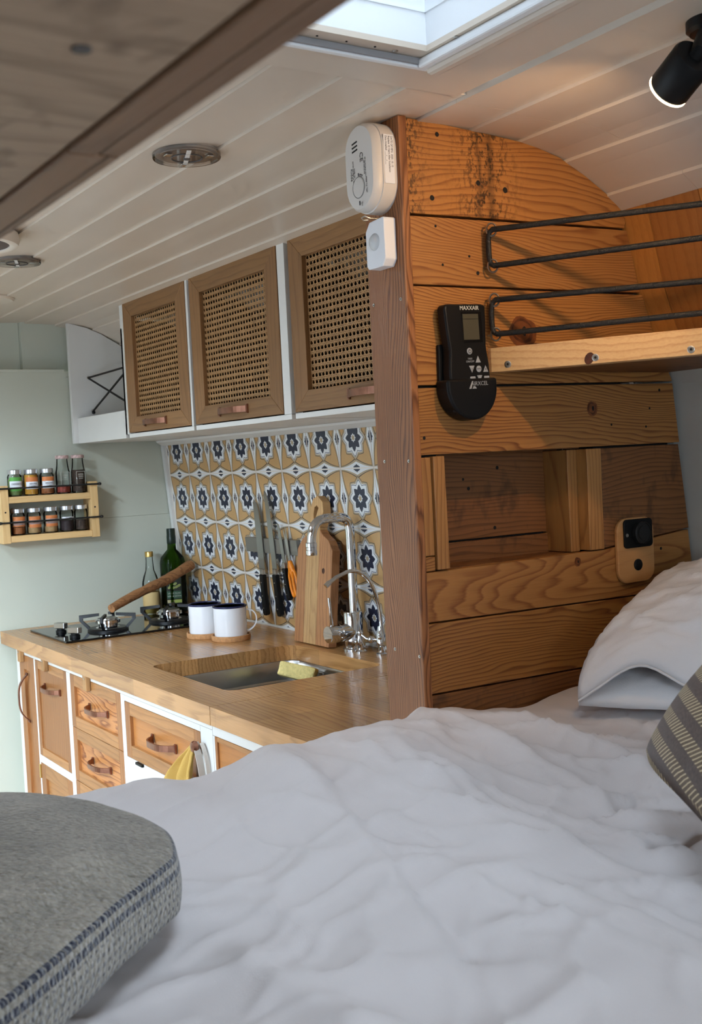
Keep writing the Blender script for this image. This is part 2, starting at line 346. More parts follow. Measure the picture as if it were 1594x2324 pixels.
YR, YF, XL = -0.85, 3.472, -0.32
struct(obj('floor', MB().box((XL-0.05, YR-0.05, -0.05), (1.75, YF+0.3, 0.0)), M['floor']), 'wooden van floor below the bed and kitchen')
zs = [0, 0.6, 1.2, 1.47, 1.515, 1.559, 1.6, 1.627, 1.68, 1.723, 1.752]
prof = [(wall_x(z)+0.008, z) for z in zs]+[(1.41, 1.775), (1.62, 1.80), (1.62, 1.96), (1.75, 1.96), (1.75, 0)]
struct(obj('wall_right', MB().prism(prof, lambda a, b, t: (a, t, b), YR, YF+0.2), M['sidewall']), 'pale painted side wall leaning in behind the bed and tiles')
# side wall with the sliding door standing open
mb = MB()
mb.box((XL-0.04, YR, 0), (XL, 1.34, 1.88)); mb.box((XL-0.04, 2.95, 0), (XL, YF+0.2, 1.88)); mb.box((XL-0.04, 1.34, 1.72), (XL, 2.95, 1.88)); mb.box((XL-0.04, 1.34, 0), (XL, 2.95, 0.22))
struct(obj('wall_left', mb, M['cream']), 'cream side wall with the open sliding doorway')
mb = MB()
mb.box((XL, YR-0.04, 0), (1.7, YR, 1.28)); mb.box((XL, YR-0.04, 1.72), (1.7, YR, 1.9)); mb.box((XL, YR-0.04, 1.28), (-0.13, YR, 1.72)); mb.box((0.83, YR-0.04, 1.28), (1.7, YR, 1.72))
struct(obj('wall_rear', mb, M['cream']), 'cream rear wall with a window over the bed')
# bulkhead with a shallow recess under the ceiling
bw = thing('wall_front', None, None, (0.6, YF, 0)); struct(bw, 'sage green bulkhead wall carrying the spice rack')
obj('panel', MB().box((XL, YF, 0), (1.62, YF+0.03, 1.2215)), M['sage'], bw)
obj('panel', MB().box((XL, YF+0.0006, 1.2222), (1.62, YF+0.03, 1.690)), M['sage'], bw)
obj('ledge', MB().box((XL, YF-0.004, 1.688), (1.185, YF+0.085, 1.697), 0.002), M['sage'], bw)
obj('recess_panel', MB().box((XL, YF+0.07, 1.69), (1.07, YF+0.10, 1.87)), M['sage'], bw)
obj('recess_panel', MB().box((1.071, YF+0.05, 1.69), (1.50, YF+0.10, 1.87)), M['sage'], bw)

# boarded ceiling, each board a strip whose near edge stands a little proud of its neighbour
ce = thing('ceiling', None, None, (0.6, 1.3, 1.85)); struct(ce, 'cream tongue and groove boarded ceiling curving down to the side wall')
BX = [-0.32, -0.21, -0.11, -0.01, 0.09, 0.19, 0.29, 0.39, 0.49, 0.59, 0.69, 0.79, 0.888, 0.986, 1.084, 1.180, 1.272, 1.360, 1.394]
VY0, VY1 = 2.42, 2.84
def board(x0, x1, y0, y1):
    if x0 > 0.08 and x1 < 0.5 and y0 < VY0 and y1 > VY1:
        board(x0, x1, y0, VY0); board(x0, x1, VY1, y1); return
    d = 0.0045; n = 3; low = []
    for i in range(n+1):
        x = lerp(x0+0.0006, x1, i/n); low.append((x, ceil_z(x)-d*(1-i/n)))
    pts = low+[(x1, ceil_z(x1)+0.014), (x0+0.0006, ceil_z(x0)+0.014)]
    obj('plank', MB().prism(pts, lambda a, b, t: (a, t, b), y0, y1), M['ceil'], ce)
PX0, PX1, PY0, PY1 = 0.26, 0.970, 0.38, 1.198     # plain panel framing the skylight
for a, b in zip(BX, BX[1:]):
    cuts = [YR, YF+0.1]
    if a >= 1.17: cuts = [YR, 1.155 if a > 1.3 else (1.03 if a > 1.25 else 1.19), YF+0.1]
    elif a > 0.9: cuts = [YR, 1.22, YF+0.1]
    if b > PX0+0.02 and a < 0.95:
        board(a, b, PY1+0.0005, YF+0.1); board(a, b, YR, PY0-0.0005)
        if a < PX0-0.03 : board(a, b, PY0, PY1)
        continue
    for y0, y1 in zip(cuts, cuts[1:]): board(a, b, y0+0.0003, y1-0.0003)

HX0, HX1, HY0, HY1 = 0.34, 0.873, 0.47, 1.127     # skylight opening
mb = MB()
for (x0, x1, y0, y1) in ((PX0, HX0, PY0, PY1), (HX1, PX1, PY0, PY1), (HX0, HX1, PY0, HY0), (HX0, HX1, HY1, PY1)):
    mb.box((x0, y0, 1.847), (x1, y1, 1.86))
obj('skylight_panel', mb, M['ceil'], ce)
rb = MB()
gx_ = [XL-0.05, 0.09, 0.31, 0.49, HX1+0.03, 1.75]; gy_ = [YR-0.05, HY0-0.03, HY1+0.03, VY0, VY1, YF+0.3]
for xa, xb in zip(gx_, gx_[1:]):
    for ya, yb in zip(gy_, gy_[1:]):
        if (0.30 < xa < HX1 and HY0-0.04 < ya < HY1) or (0.08 < xa < 0.48 and VY0-0.01 < ya < VY0+0.01): continue
        rb.box((xa, ya, 1.93), (xb, yb, 1.96))
struct(obj('roof', rb, M['cream']), 'van roof skin above the ceiling boards')
fv = MB()
for lo, hi in (((0.09, VY0), (0.096, VY1)), ((0.484, VY0), (0.49, VY1)), ((0.096, VY0), (0.484, VY0+0.006)), ((0.096, VY1-0.006), (0.484, VY1))): fv.box((lo[0], lo[1], 1.846), (hi[0], hi[1], 1.965))
struct(obj('trim_1', fv, M['sky_white']), 'white liner of the roof fan opening over the aisle')

# skylight: flange, lined well, lip and blind rail
sk = thing('skylight', 'white framed roof skylight with blind rail, open to the daylight', 'skylight', (0.6, 0.8, 1.85))
WX1, WY1 = 0.846, 1.098
mb = MB(); z0, z1 = 1.855, 1.862
for (x0, x1, y0, y1) in ((HX0, HX0+0.03, HY0, HY1), (WX1, HX1, HY0, HY1), (HX0+0.03, WX1, HY0, HY0+0.03), (HX0+0.03, WX1, WY1, HY1)): mb.box((x0, y0, z0), (x1, y1, z1))
obj('flange', mb, mat('flange_cream', srgb(214, 200, 184), 0.5), sk)
t = 0.004
mb = MB()
mb.box((HX0+0.026, WY1, 1.862), (WX1, WY1+t, 2.06)); mb.box((WX1, HY0, 1.862), (WX1+t, WY1, 2.06)); mb.box((HX0+0.026, HY0, 1.862), (HX0+0.03, WY1, 2.06)); mb.box((HX0+0.03, HY0+0.026, 1.862), (WX1, HY0+0.03, 2.06))
obj('well_lining', mb, M['sky_white'], sk)
mb = MB(); mb.box((HX0+0.03, WY1-0.0015, 1.900), (WX1, WY1, 1.9022)).box((WX1-0.0015, HY0+0.03, 1.900), (WX1, WY1, 1.9022)); obj('seam_bead', mb, M['sky_white'], sk)
mb = MB(); mb.box((HX0, HY1-0.003, 1.8445), (HX1, HY1+0.006, 1.852), 0.002).box((HX0-0.006, HY0, 1.8445), (HX0+0.003, HY1, 1.852), 0.002).box((HX0, HY0-0.006, 1.8445), (HX1, HY0+0.003, 1.852), 0.002)
obj('lip', mb, M['sky_white'], sk)
obj('gasket', MB().box((HX0, HY1-0.0075, 1.8475), (HX1, HY1-0.0032, 1.8545)), mat('grey_gasket', srgb(150, 150, 152), .5), sk)
obj('lid', MB().box((HX0-0.022, HY0-0.03, 2.061), (HX0-0.010, HY1+0.03, 2.70), .003), M['sky_white'], sk)  # added upright panel, out of view, keeps side-door sky light off the well
obj('blind_rail', MB().box((WX1+0.004, HY0, 1.843), (WX1+0.018, HY1-0.004, 1.8545), 0.003), M['sky_white'], sk)
obj('blind_housing', MB().box((WX1+0.019, HY0, 1.838), (HX1+0.012, HY1+0.002, 1.858), 0.006), M['ceil'], sk)
for i in range(4): obj('hole', MB().lathe([(0.0014, 0), (0.0014, 0.001)], (0.66+0.04*i, 1.112, 1.8542), 8), M['hole'], sk)
obj('screw', MB().lathe([(0.0035, 0), (0.003, 0.0008), (0.0, 0.0012)], (0.81, 1.113, 1.8545), 10, M=Matrix.Rotation(math.pi, 3, 'X')), M['zinc'], sk, 40)
for y in (0.88, 1.045): obj('screw', MB().lathe([(0.0035, 0), (0.003, 0.0008), (0.0, 0.0012)], (0.8485, y, 1.8545), 10, M=Matrix.Rotation(math.pi, 3, 'X')), M['zinc'], sk, 40)

# ------------------------------------------------------------------ plank partition at the head of the bed
PY = 1.309
pt = thing('wall_partition', None, None, (1.2, PY, 0.9)); struct(pt, 'reclaimed pine plank partition between bed and kitchen, with oak end cap')
XZ = lambda a, b, t: (a, t, b)
def plank(pts, m, y0=PY, th=0.016, name='plank'):
    mb = MB(); mb.prism(pts, XZ, y0, y0+th)
    me = obj(name, mb, m, pt)
    mod = me.modifiers.new('b', 'BEVEL'); mod.width = 0.0012; mod.segments = 2; return me
def wx(z): return wall_x(z)+0.004
L0 = 0.9625
arch = [(1.400, 1.735), (1.393, 1.751), (1.367, 1.772), (1.314, 1.800), (1.259, 1.824), (1.196, 1.838), (1.109, 1.844), (1.027, 1.848), (L0, 1.850)]
plank([(L0, 1.7155), (1.397, 1.7235)]+arch, M['pine_stain'])
plank([(L0, 1.615), (1.428, 1.6205), (1.402, 1.7205), (L0, 1.712)], M['pine_wide'])
plank([(L0, 1.4705), (1.498, 1.475), (1.455, 1.558), (1.433, 1.617), (L0, 1.6125)], M['pine'])
plank([(L0, 1.3705), (1.510, 1.3715), (1.498, 1.4715), (L0, 1.467)], M['pine'])
plank([(1.324, 1.2065), (1.526, 1.225), (1.507, 1.3685), (1.324, 1.3675)], M['pine_dark'])
plank([(L0, 1.128), (1.536, 1.122), (1.524, 1.2225), (1.324, 1.204), (L0, 1.2005)], M['pine_wide'])
plank([(L0, 1.0235), (1.545, 1.018), (1.537, 1.120), (L0, 1.1255)], M['pine'])
plank([(L0, 0.80), (1.55, 0.80), (1.545, 1.0155), (L0, 1.021)], M['pine_dark'])
plank([(L0, 1.2245), (0.982, 1.2245), (0.982, 1.367), (L0, 1.367)], M['pine_v'], name='block')
plank([(L0, 1.202), (0.982, 1.202), (0.982, 1.223), (L0, 1.223)], M['pine'], name='block')
plank([(0.9835, 1.2035), (1.006, 1.2035), (1.004, 1.368), (0.9835, 1.368)], M['pine_v'], PY-0.004, 0.09, 'niche_upright')
plank([(1.290, 1.2055), (1.322, 1.2055), (1.322, 1.368), (1.290, 1.368)], M['pine_v'], PY-0.002, 0.085, 'niche_upright')
plank([(1.270, 1.2035), (1.2895, 1.2035), (1.2895, 1.368), (1.268, 1.368)], M['pine_v'], PY+0.020, 0.065, 'niche_upright')
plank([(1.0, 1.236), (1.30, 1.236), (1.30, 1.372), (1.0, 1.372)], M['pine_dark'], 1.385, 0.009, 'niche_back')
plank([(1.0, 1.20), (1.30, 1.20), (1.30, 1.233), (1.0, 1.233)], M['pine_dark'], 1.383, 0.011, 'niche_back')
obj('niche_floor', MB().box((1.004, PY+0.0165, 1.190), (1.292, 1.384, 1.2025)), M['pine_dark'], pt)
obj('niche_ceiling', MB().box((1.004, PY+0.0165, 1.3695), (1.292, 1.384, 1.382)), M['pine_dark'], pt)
mb = MB(); mb.box((0.9625, PY+0.0162, 0.0), (1.004, 1.3945, 1.845)); mb.box((1.004, PY+0.0162, 1.383), (1.39, 1.3945, 1.745)); mb.box((1.004, PY+0.0162, 0), (1.49, 1.3945, 1.189)); mb.box((1.3225, PY+0.0162, 1.189), (1.498, 1.3945, 1.383))
mb.box((1.0, 1.3941, 1.19), (1.32, 1.3946, 1.384)); obj('core', mb, M['gap'], pt)
obj('backing', MB().prism([(0.9625, 0), (1.60, 0), (1.50, 1.44), (1.39, 1.745), (1.26, 1.822), (0.9625, 1.849)], XZ, 1.3948, 1.3995), M['white'], pt)
obj('end_cap', MB().box((0.9475, 1.3035, 0.0), (0.9622, 1.397, 1.8505), 0.0022), M['oak'], pt)
def screw(c, nrm, r, parent, m=None, cross=True):
    q = Vector((0, 0, 1)).rotation_difference(Vector(nrm)).to_matrix()
    s = obj('screw', MB().lathe([(r, -0.0008), (r, 0.0003), (r*0.85, 0.0007), (r*0.4, 0.0005), (0, 0.0002)], c, 14, M=q), m or M['zinc'], parent, 40)
    obj('screw_recess', MB().lathe([(r*0.36, 0.0), (r*0.36, 0.0008), (0, 0.0009)], c, 6, M=q), M['hole'], s)
for (y, z) in ((1.385, 1.595), (1.316, 1.594), (1.376, 1.364), (1.315, 1.363), (1.372, 1.085), (1.311, 1.081)): screw((0.9474, y, z), (-1, 0, 0), 0.0026, pt)
def dot(c, r, m, name, nrm=(0, -1, 0), ex=1.0):
    q = Vector((0, 0, 1)).rotation_difference(Vector(nrm)).to_matrix() @ Matrix.Diagonal((ex, 1, 1))
    obj(name, MB().lathe([(r, -0.001), (r, 0.0002), (r*0.6, 0.0005), (0, 0.0003)], c, 14, M=q), m, pt, 50)
for (x, z, r) in ((1.02, 1.832, .0035), (1.006, 1.740, .004), (1.093, 1.769, .004), (1.145, 1.763, .0045), (1.085, 1.636, .003), (1.07, 1.660, .002), (1.01, 1.70, .002), (1.43, 1.10, .004), (1.372, 1.061, .0035), (1.345, 1.017, .003),
                  (1.35, 1.405, .002), (1.44, 1.43, .002), (1.465, 1.46, .0025), (1.455, 1.195, .0025), (0.972, 1.395, .0025), (1.02, 1.645, .002), (1.43, 1.40, .002)): dot((x, PY, z), r, M['hole'], 'nail_hole')
def blob(parent, cx, cz, r, m, ex, d, sd, name, y=PY):
    pts = []
    for k in range(22):
        a = 2*math.pi*k/22; q = r*(1+.22*noise.noise(Vector((math.cos(a)*1.4+sd, math.sin(a)*1.4, sd)))); pts.append((cx+q*ex*math.cos(a), cz+q*math.sin(a)))
    obj(name, MB().prism(pts, XZ, y-d, y+.001), m, parent)
M['knot_outer'] = mat('knot_reddish', srgb(112, 62, 28), .5, var=.35, vscale=70); M['knot_mid'] = mat('knot_brown', srgb(82, 42, 18), .5, var=.4, vscale=90)
for (x, z, r, ex) in ((1.168, 1.552, .023, 1.25), (1.308, 1.432, .012, .95), (1.263, 1.190, .0075, .9)):
    blob(pt, x, z, r, M['knot_outer'], ex, .0002, 1.3*x, 'knot'); blob(pt, x, z, r*.78, M['knot_mid'], ex, .0004, 2.1*x, 'knot_ring'); blob(pt, x-r*.05, z+r*.05, r*.62, M['knot_outer'], ex, .0006, 2.5*x, 'knot_ring'); blob(pt, x+r*.12, z, r*.30, M['hole'], .6, .0008, 3.7*x, 'knot_heart')
for (x, z, r) in ((1.10, 1.33, .0022), (1.17, 1.345, .003), (1.11, 1.315, .003), (1.16, 1.25, .003)): dot((x, 1.385, z), r, M['hole'], 'nail_hole')

# panelled side wall above the bed shelf
sp = thing('wall_cladding', None, None, (1.43, 0.9, 1.5)); struct(sp, 'upright wood panels on the side wall above the bed shelf')
def clad(y0, y1, m):
    z = [1.505, 1.559, 1.627, 1.68, 1.723, 1.752, 1.760]; a = [(wall_x(k)+0.0015, k) for k in z]; b = [(wall_x(k)+0.007, k) for k in z][::-1]
    obj('panel', MB().prism(a+b, XZ, y0, y1), m, sp)
ys = [1.322, 1.2605, 1.157, 0.905, 0.655, 0.40, 0.14, -0.12, -0.4, -0.7]
for i, (a, b) in enumerate(zip(ys, ys[1:])): clad(b+0.0015, a-0.0005, M['veneer_strip'] if i in (0, 2, 4, 7) else M['veneer'])

# ------------------------------------------------------------------ tiled splashback
def TPt(y, z, off=0.0): return Vector((1.5125-TT*(z-1.348)-off, y, z))
U = Vector((-math.sin(TH), 0, math.cos(TH))); RT = Vector((0, -1, 0)); NT = RT.cross(U)
tw = thing('tile_splashback', 'ochre tiles with navy and white eight-petalled flowers behind the worktop', 'splashback', tuple(TPt(2.4, 0.9)))
def tile_mesh():
    mb = MB(); H = 0.5*0.15-0.0009; lay = [0]
    mb.box((-H, -H, -0.004), (H, H, 0.0), 0.0007, 0)
    def poly(pts, mi, fan=True):
        lay[0] += 1; z = 0.00005+0.00004*lay[0]; s = 0.075*0.988
        if fan: mb.add([(0, 0, z)]+[(x*s, y*s, z) for x, y in pts], [(0, 1+i, 1+(i+1) % len(pts)) for i in range(len(pts))], mi)
        else: mb.add([(x*s, y*s, z) for x, y in pts], [tuple(range(len(pts)))], mi)
    def four(pts, mi):
        for k in range(4):
            c, s = (1, 0, -1, 0)[k], (0, 1, 0, -1)[k]
            z = 0.00005+0.00004*(lay[0]+1); q = 0.075*0.988
            P = [((c*x-s*y)*q, (s*x+c*y)*q, z) for x, y in pts]
            n = len(pts)//2
            mb.add(P, [(i, i+1, 2*n-2-i, 2*n-1-i) for i in range(n-1)], mi)
        lay[0] += 1
    def lens(h, p, mn):
        n = 21; xs = [-1+2*i/(n-1) for i in range(n)]
        top = [(x, -1+max(mn, h*(1-abs(x))**p+mn)) for x in xs]
        return [(x, -1) for x in xs]+top[::-1]
    four(lens(0.265, 1.75, 0.070), 4); four(lens(0.245, 1.75, 0.052), 3); four(lens(0.195, 1.8, 0.018), 2)
    cross = [(-.27, .015), (-.19, .015), (-.19, .05), (-.13, .05), (-.12, .085), (-.05, .085), (0, .135), (.05, .085), (.12, .085), (.13, .05), (.19, .05), (.19, .015), (.27, .015)]
    four([(x, -0.985) for x, y in cross]+[(x, -1+y) for x, y in cross][::-1], 1)
    def star(ro, ri, rd, pw, n=160):
        out = []
        for i in range(n):
            a = 2*math.pi*i/n; k = round(a/(math.pi/4)); d = abs(a-k*math.pi/4)/(math.pi/8)
            tip = ro if k % 2 == 0 else rd
            out.append((lambda r: (r*math.cos(a), r*math.sin(a)))(ri+(tip-ri)*(1-d**pw)))
        return out
    poly(star(.755, .60, .745, .85), 4); poly(star(.73, .58, .72, .85), 3); poly(star(.655, .515, .66, .85), 2)
    poly(star(.645, .475, .645, .85), 1); poly(star(.61, .45, .615, .85), 2); poly(star(.465, .315, .45, 1.0), 1)
    poly(star(.155, .105, .14, 1.0), 2); poly([(0.085*math.cos(a*math.pi/8), 0.085*math.sin(a*math.pi/8)) for a in range(16)], 3)
    return mk_mesh('tile', mb, [M['ochre'], M['navy'], M['tilewhite'], M['taupe'], M['umber']])
tm = tile_mesh()
for j in range(-1, 3):
    for i in range(0, 13):
        o = bpy.data.objects.new('tile', tm); COL.objects.link(o); o.parent = tw
        Mx = FR(RT, U, Vector((1.5125, 3.444, 1.348))-Vector((0, 0.15*(i+0.5), 0))-U*(0.15*(j+0.5))); Mx.translation -= Vector(tw['w'])
        o.matrix_local = Mx
g = MB(); g.add([TPt(3.449, 0.9, -0.0006), TPt(1.40, 0.9, -0.0006), TPt(1.40, 1.50, -0.0006), TPt(3.449, 1.50, -0.0006), TPt(3.449, 0.9, -0.005), TPt(1.40, 0.9, -0.005), TPt(1.40, 1.50, -0.005), TPt(3.449, 1.50, -0.005)],
          [(0, 1, 2, 3), (4, 7, 6, 5), (0, 4, 5, 1), (1, 5, 6, 2), (2, 6, 7, 3), (3, 7, 4, 0)])
obj('grout_bed', g, M['grout'], tw)
g = MB(); a, b = TPt(3.452, 0.9), TPt(3.452, 1.462)
g.prism([(0, 0), (1, 0), (1, 1), (0, 1)], lambda u_, v_, t_: (Vector((0, 3.448+0.020*u_, 0))+TPt(0, lerp(0.9, 1.462, v_), t_)), -0.004, 0.010); obj('edge_trim', g, M['white'], tw)
obj('sealant', MB().tube([TPt(3.44, 0.902, 0.001), TPt(1.40, 0.902, 0.001)], 0.004, 8), M['white'], tw)

# ------------------------------------------------------------------ handles
def bow_handle(parent, c, along, out, length, depth=0.022, hw=0.0055, ht=0.0018, foot=0.011):
    along = Vector(along); out = Vector(out); c = Vector(c); wv = along.cross(out); h = length/2
    pts = []
    for i in range(15):
        t = -1+2*i/14; o = depth*(1-abs(t)**3.2)
        pts.append(c+along*(t*(h-foot*0.3))+out*(0.003+o))
    mb = MB().band(pts, wv, hw, ht)
    for s in (-1, 1):
        p = c+along*(s*h)
        fx = [(wv*a+along*b) for a, b in ((-1.5*hw, -foot*0.35), (1.5*hw, -foot*0.35), (1.5*hw, foot*0.35), (-1.5*hw, foot*0.35))]
        mb.add([p+q for q in fx]+[p+q+out*0.004 for q in fx], [(3, 2, 1, 0), (4, 5, 6, 7), (0, 1, 5, 4), (1, 2, 6, 5), (2, 3, 7, 6), (3, 0, 4, 7)])
        for k in (-1, 1): mb.lathe([(0.0016, 0), (0.0013, 0.001), (0, 0.0014)], p+wv*(k*hw*1.1)+out*0.004, 8, M=Vector((0, 0, 1)).rotation_difference(out).to_matrix())
    return obj('handle', mb, M['copper'], parent)

# ------------------------------------------------------------------ overhead cabinets
XD = 1.205; ZB, ZT = 1.4735, 1.8395
def mitre_door(parent, y0, y1, z0, z1, iy0, iy1, iz0, iz1):
    d = thing('door', None, None, (XD, (y0+y1)/2, z0)); d.parent = parent; d.location = Vector(d['w'])-Vector(parent['w'])
    th = 0.016; YZ = lambda a, b, t: (t, a, b)
    for nm, pts, m in (('rail', [(y0, z1), (y1, z1), (iy1, iz1), (iy0, iz1)], 'cab_h'), ('rail', [(y0, z0), (y1, z0), (iy1, iz0), (iy0, iz0)], 'cab_h'),
                       ('stile', [(y0, z0), (y0, z1), (iy0, iz1), (iy0, iz0)], 'cab_v'), ('stile', [(y1, z0), (y1, z1), (iy1, iz1), (iy1, iz0)], 'cab_v')):
        o = obj(nm, MB().prism(pts, YZ, XD, XD+th), M[m], d); q = o.modifiers.new('b', 'BEVEL'); q.width = 0.0007; q.segments = 1
    # six-way cane weave
    mb = MB(); p = 0.0135; x = XD+0.0105; a0, a1, b0, b1 = iy0-0.004, iy1+0.004, iz0-0.004, iz1+0.004
    ny = int((a1-a0)/p); nz = int((b1-b0)/p); w_ = 0.00088
    for k in range(nz+1):
        for s in (-1, 1):
            z = b0+k*p+s*0.00155
            if b0 < z < b1: mb.box((x-0.0004, a0, z-w_), (x+0.0002, a1, z+w_))
    for k in range(ny+1):
        for s in (-1, 1):
            y = a0+k*p+s*0.00155
            if a0 < y < a1: mb.box((x+0.0001, y-w_, b0), (x+0.0007, y+w_, b1))
    def diag(sg):
        for k in range(-nz-1, ny+nz+2):
            y = a0+(k+0.5)*p
            # line y + sg*t, z = b0 + t
            t0, t1 = 0.0, b1-b0
            if sg > 0: t0 = max(t0, a0-y); t1 = min(t1, a1-y)
            else: t0 = max(t0, y-a1); t1 = min(t1, y-a0)
            if t1-t0 < 0.004: continue
            P, Q = Vector((x-0.0006*sg+0.0001, y+sg*t0, b0+t0)), Vector((x-0.0006*sg+0.0001, y+sg*t1, b0+t1)); n_ = Vector((0, -sg, 1)).normalized()*0.0008; e_ = Vector((0.0004, 0, 0))
            n_ = Vector((0, 1, -sg)).normalized()*0.00085
            mb.add([P+n_, P-n_, Q-n_, Q+n_, P+n_+e_, P-n_+e_, Q-n_+e_, Q+n_+e_], [(0, 1, 2, 3), (7, 6, 5, 4), (0, 4, 5, 1), (2, 6, 7, 3), (1, 5, 6, 2), (0, 3, 7, 4)])
    diag(1); diag(-1)
    c = obj('cane_panel', mb, M['cane'], d); c['kind'] = 'stuff'
    return d
def cabinet(label, y0, y1, iy0, iy1, hy, stile_r):
    # carcass from y0-stile to y1, door y0..y1 (y0 nearer the camera)
    c = thing('overhead_cabinet', label, 'cabinet', (1.33, (y0+y1)/2, ZB-0.01), 'cane fronted overhead cabinets above the tiles')
    ya, yb = y0-stile_r, y1+0.0012
    mb = MB(); xw = 1.385
    mb.box((XD+0.001, ya, ZB-0.012), (1.49, yb, ZB-0.001)); mb.box((XD+0.018, ya, ZB), (xw, ya+0.012, 1.790)); mb.box((XD+0.018, yb-0.001, ZB), (xw, yb, 1.790))
    obj('body', mb, M['white'], c)
    mb = MB(); mb.box((xw-0.01, ya+0.013, ZB), (xw, yb-0.0015, 1.76)); mb.box((XD+0.018, ya+0.013, ZB-.0008), (xw-0.011, yb-0.0015, ZB+.0012)); mb.box((XD+0.018, ya+0.013, 1.80), (1.30, yb-0.0015, 1.812)); mb.box((XD+0.018, ya+0.0125, ZB), (xw, ya+0.0128, 1.79)); mb.box((XD+0.018, yb-0.0014, ZB), (xw, yb-.0011, 1.79))
    obj('shade_lining', mb, mat('interior_shade', srgb(60, 44, 34), .7), c)  # dark colour stands in for the shade behind the cane
    obj('face_frame', MB().box((XD+0.001, ya+0.0005, ZB-0.0005), (XD+0.0175, y0-0.002, ZT), 0.0008), M['white'], c)
    d = mitre_door(c, y0, y1, ZB+0.002, ZT+0.001, iy0, iy1, 1.518, 1.794)
    bow_handle(d, (XD, hy, 1.4975), (0, 1, 0), (-1, 0, 0), 0.140, 0.020, 0.007)
    return c
cabinet('cane door overhead cabinet beside the open shelf with black cords', 2.597, 3.010, 2.655, 2.950, 2.818, 0.014)
cabinet('middle cane door overhead cabinet between two white stiles', 2.126, 2.569, 2.181, 2.512, 2.360, 0.034)
cabinet('cane door overhead cabinet running behind the plank partition', 1.655, 2.074, 1.712, 2.018, 1.790, 0.235)
cv = obj('cornice_moulding', MB().prism([(0, 0), (0.0, -0.016), (-0.012, -0.016), (-0.03, -0.006), (-0.034, 0)], lambda a, b, t: (1.50+a, t, ZB-0.0125+b), 1.405, 3.44), M['white'])
tag(cv, 'white moulding strip under the overhead cabinets along the tile top', 'moulding')
# open end shelf
os_ = thing('open_shelf', 'white open shelf with crossed black cords at the bulkhead end of the cabinets', 'shelf', (1.33, 3.23, ZB-0.01))
obj('side_panel', MB().prism([(1.192, 1.4625), (1.50, 1.4625), (1.50, 1.49), (1.395, 1.742), (1.36, 1.770), (1.30, 1.804), (1.25, 1.824), (1.192, 1.8365)], XZ, 3.434, 3.452), M['white'], os_)
obj('side_panel', MB().box((XD+0.001, 3.0255, ZB-0.002), (1.385, 3.036, 1.77)).box((XD+0.001, 3.0115, ZB-0.002), (XD+0.018, 3.036, ZT)), M['white'], os_)
obj('shelf_board', MB().box((XD+0.018, 3.037, ZB-0.012), (1.49, 3.4335, ZB+0.004)), M['white'], os_)
obj('front_lip', MB().box((XD+0.001, 3.037, ZB-0.012), (XD+0.0165, 3.4335, 1.5405), 0.001), M['white'], os_)
obj('back_panel', MB().prism([(1.49, 1.48), (1.495, 1.48), (1.395, 1.745), (1.388, 1.742)], XZ, 3.037, 3.4335), M['cream'], os_)
xk = 1.235
mb = MB().tube([(xk+0.012, 3.428, 1.6665), (xk+0.008, 3.23, 1.668), (xk+0.003, 3.04, 1.669)], 0.0030, 8).tube([(xk+0.012, 3.428, 1.6655), (xk, 3.04, 1.552)], 0.0030, 8).tube([(xk+0.02, 3.426, 1.561), (xk+0.002, 3.04, 1.672)], 0.0030, 8).lathe([(0, -.006), (.005, -.004), (.006, 0), (.005, .004), (0, .006)], (xk+0.022, 3.426, 1.558), 10)
obj('cord', mb, M['cord'], os_, 40)
for p in ((xk+0.012, 3.431, 1.667), (xk+0.02, 3.431, 1.5625)): obj('screw_eye', MB().tube([(p[0]+0.004*math.cos(a*.6), p[1]-0.004, p[2]+0.004*math.sin(a*.6)) for a in range(11)], 0.0011, 6), M['zinc'], os_)

# ------------------------------------------------------------------ base cabinets
XF = 0.9655
def shaker(parent, name, y0, y1, z0, z1, fw, mf, mp, rec=0.007, out=0.0):
    o = thing(name, None, None, (XF, (y0+y1)/2, z0)); o.parent = parent; o.location = Vector(o['w'])-Vector(parent['w'])
    x0, x1 = XF-out, XF+0.016; f = fw
    for nm, lo, hi, m in (('stile', (x0, y0, z0), (x1, y0+f, z1), 'drw_v'), ('stile', (x0, y1-f, z0), (x1, y1, z1), 'drw_v'), ('rail', (x0, y0+f, z1-f), (x1, y1-f, z1), mf), ('rail', (x0, y0+f, z0), (x1, y1-f, z0+f), mf)):
        obj(nm, MB().box(lo, hi, 0.0008), M[m], o)
    obj('panel', MB().box((x0+rec, y0+f-0.002, z0+f-0.002), (x1-0.001, y1-f+0.002, z1-f+0.002)), M[mp], o)
    return o
ba = thing('base_cabinet', 'white framed kitchen base cabinet with honey wood doors and drawers', 'cabinet', (1.2, 2.75, 0))
def fr(lo, hi): obj('face_frame', MB().box((XF, lo[0], lo[1]), (XF+0.018, hi[0], hi[1]), 0.0006), M['white'], ba)
fr((2.062, 0.8385), (3.420, 0.8615)); fr((3.392, 0.05), (3.420, 0.838)); fr((3.2375, 0.05), (3.2495, 0.838)); fr((2.933, 0.05), (2.9615, 0.838)); fr((2.9625, 0.5375), (3.2365, 0.559)); fr((2.544, 0.05), (2.5655, 0.838)); fr((2.062, 0.05), (2.120, 0.838))
fr((2.121, 0.05), (2.543, 0.690)); fr((2.121, 0.8245), (2.543, 0.838))
mb = MB(); mb.box((XF+0.019, 3.405, 0.05), (1.50, 3.42, 0.8615)); mb.box((XF+0.03, 2.062, 0.04), (1.50, 3.404, 0.06)); mb.box((1.49, 2.062, 0.06), (1.50, 3.404, 0.86)); mb.box((XF+0.019, 2.064, 0.06), (1.50, 2.076, 0.8615)); mb.box((XF+0.04, 2.062, 0.0), (XF+0.05, 3.42, 0.04))
obj('body', mb, M['white'], ba)
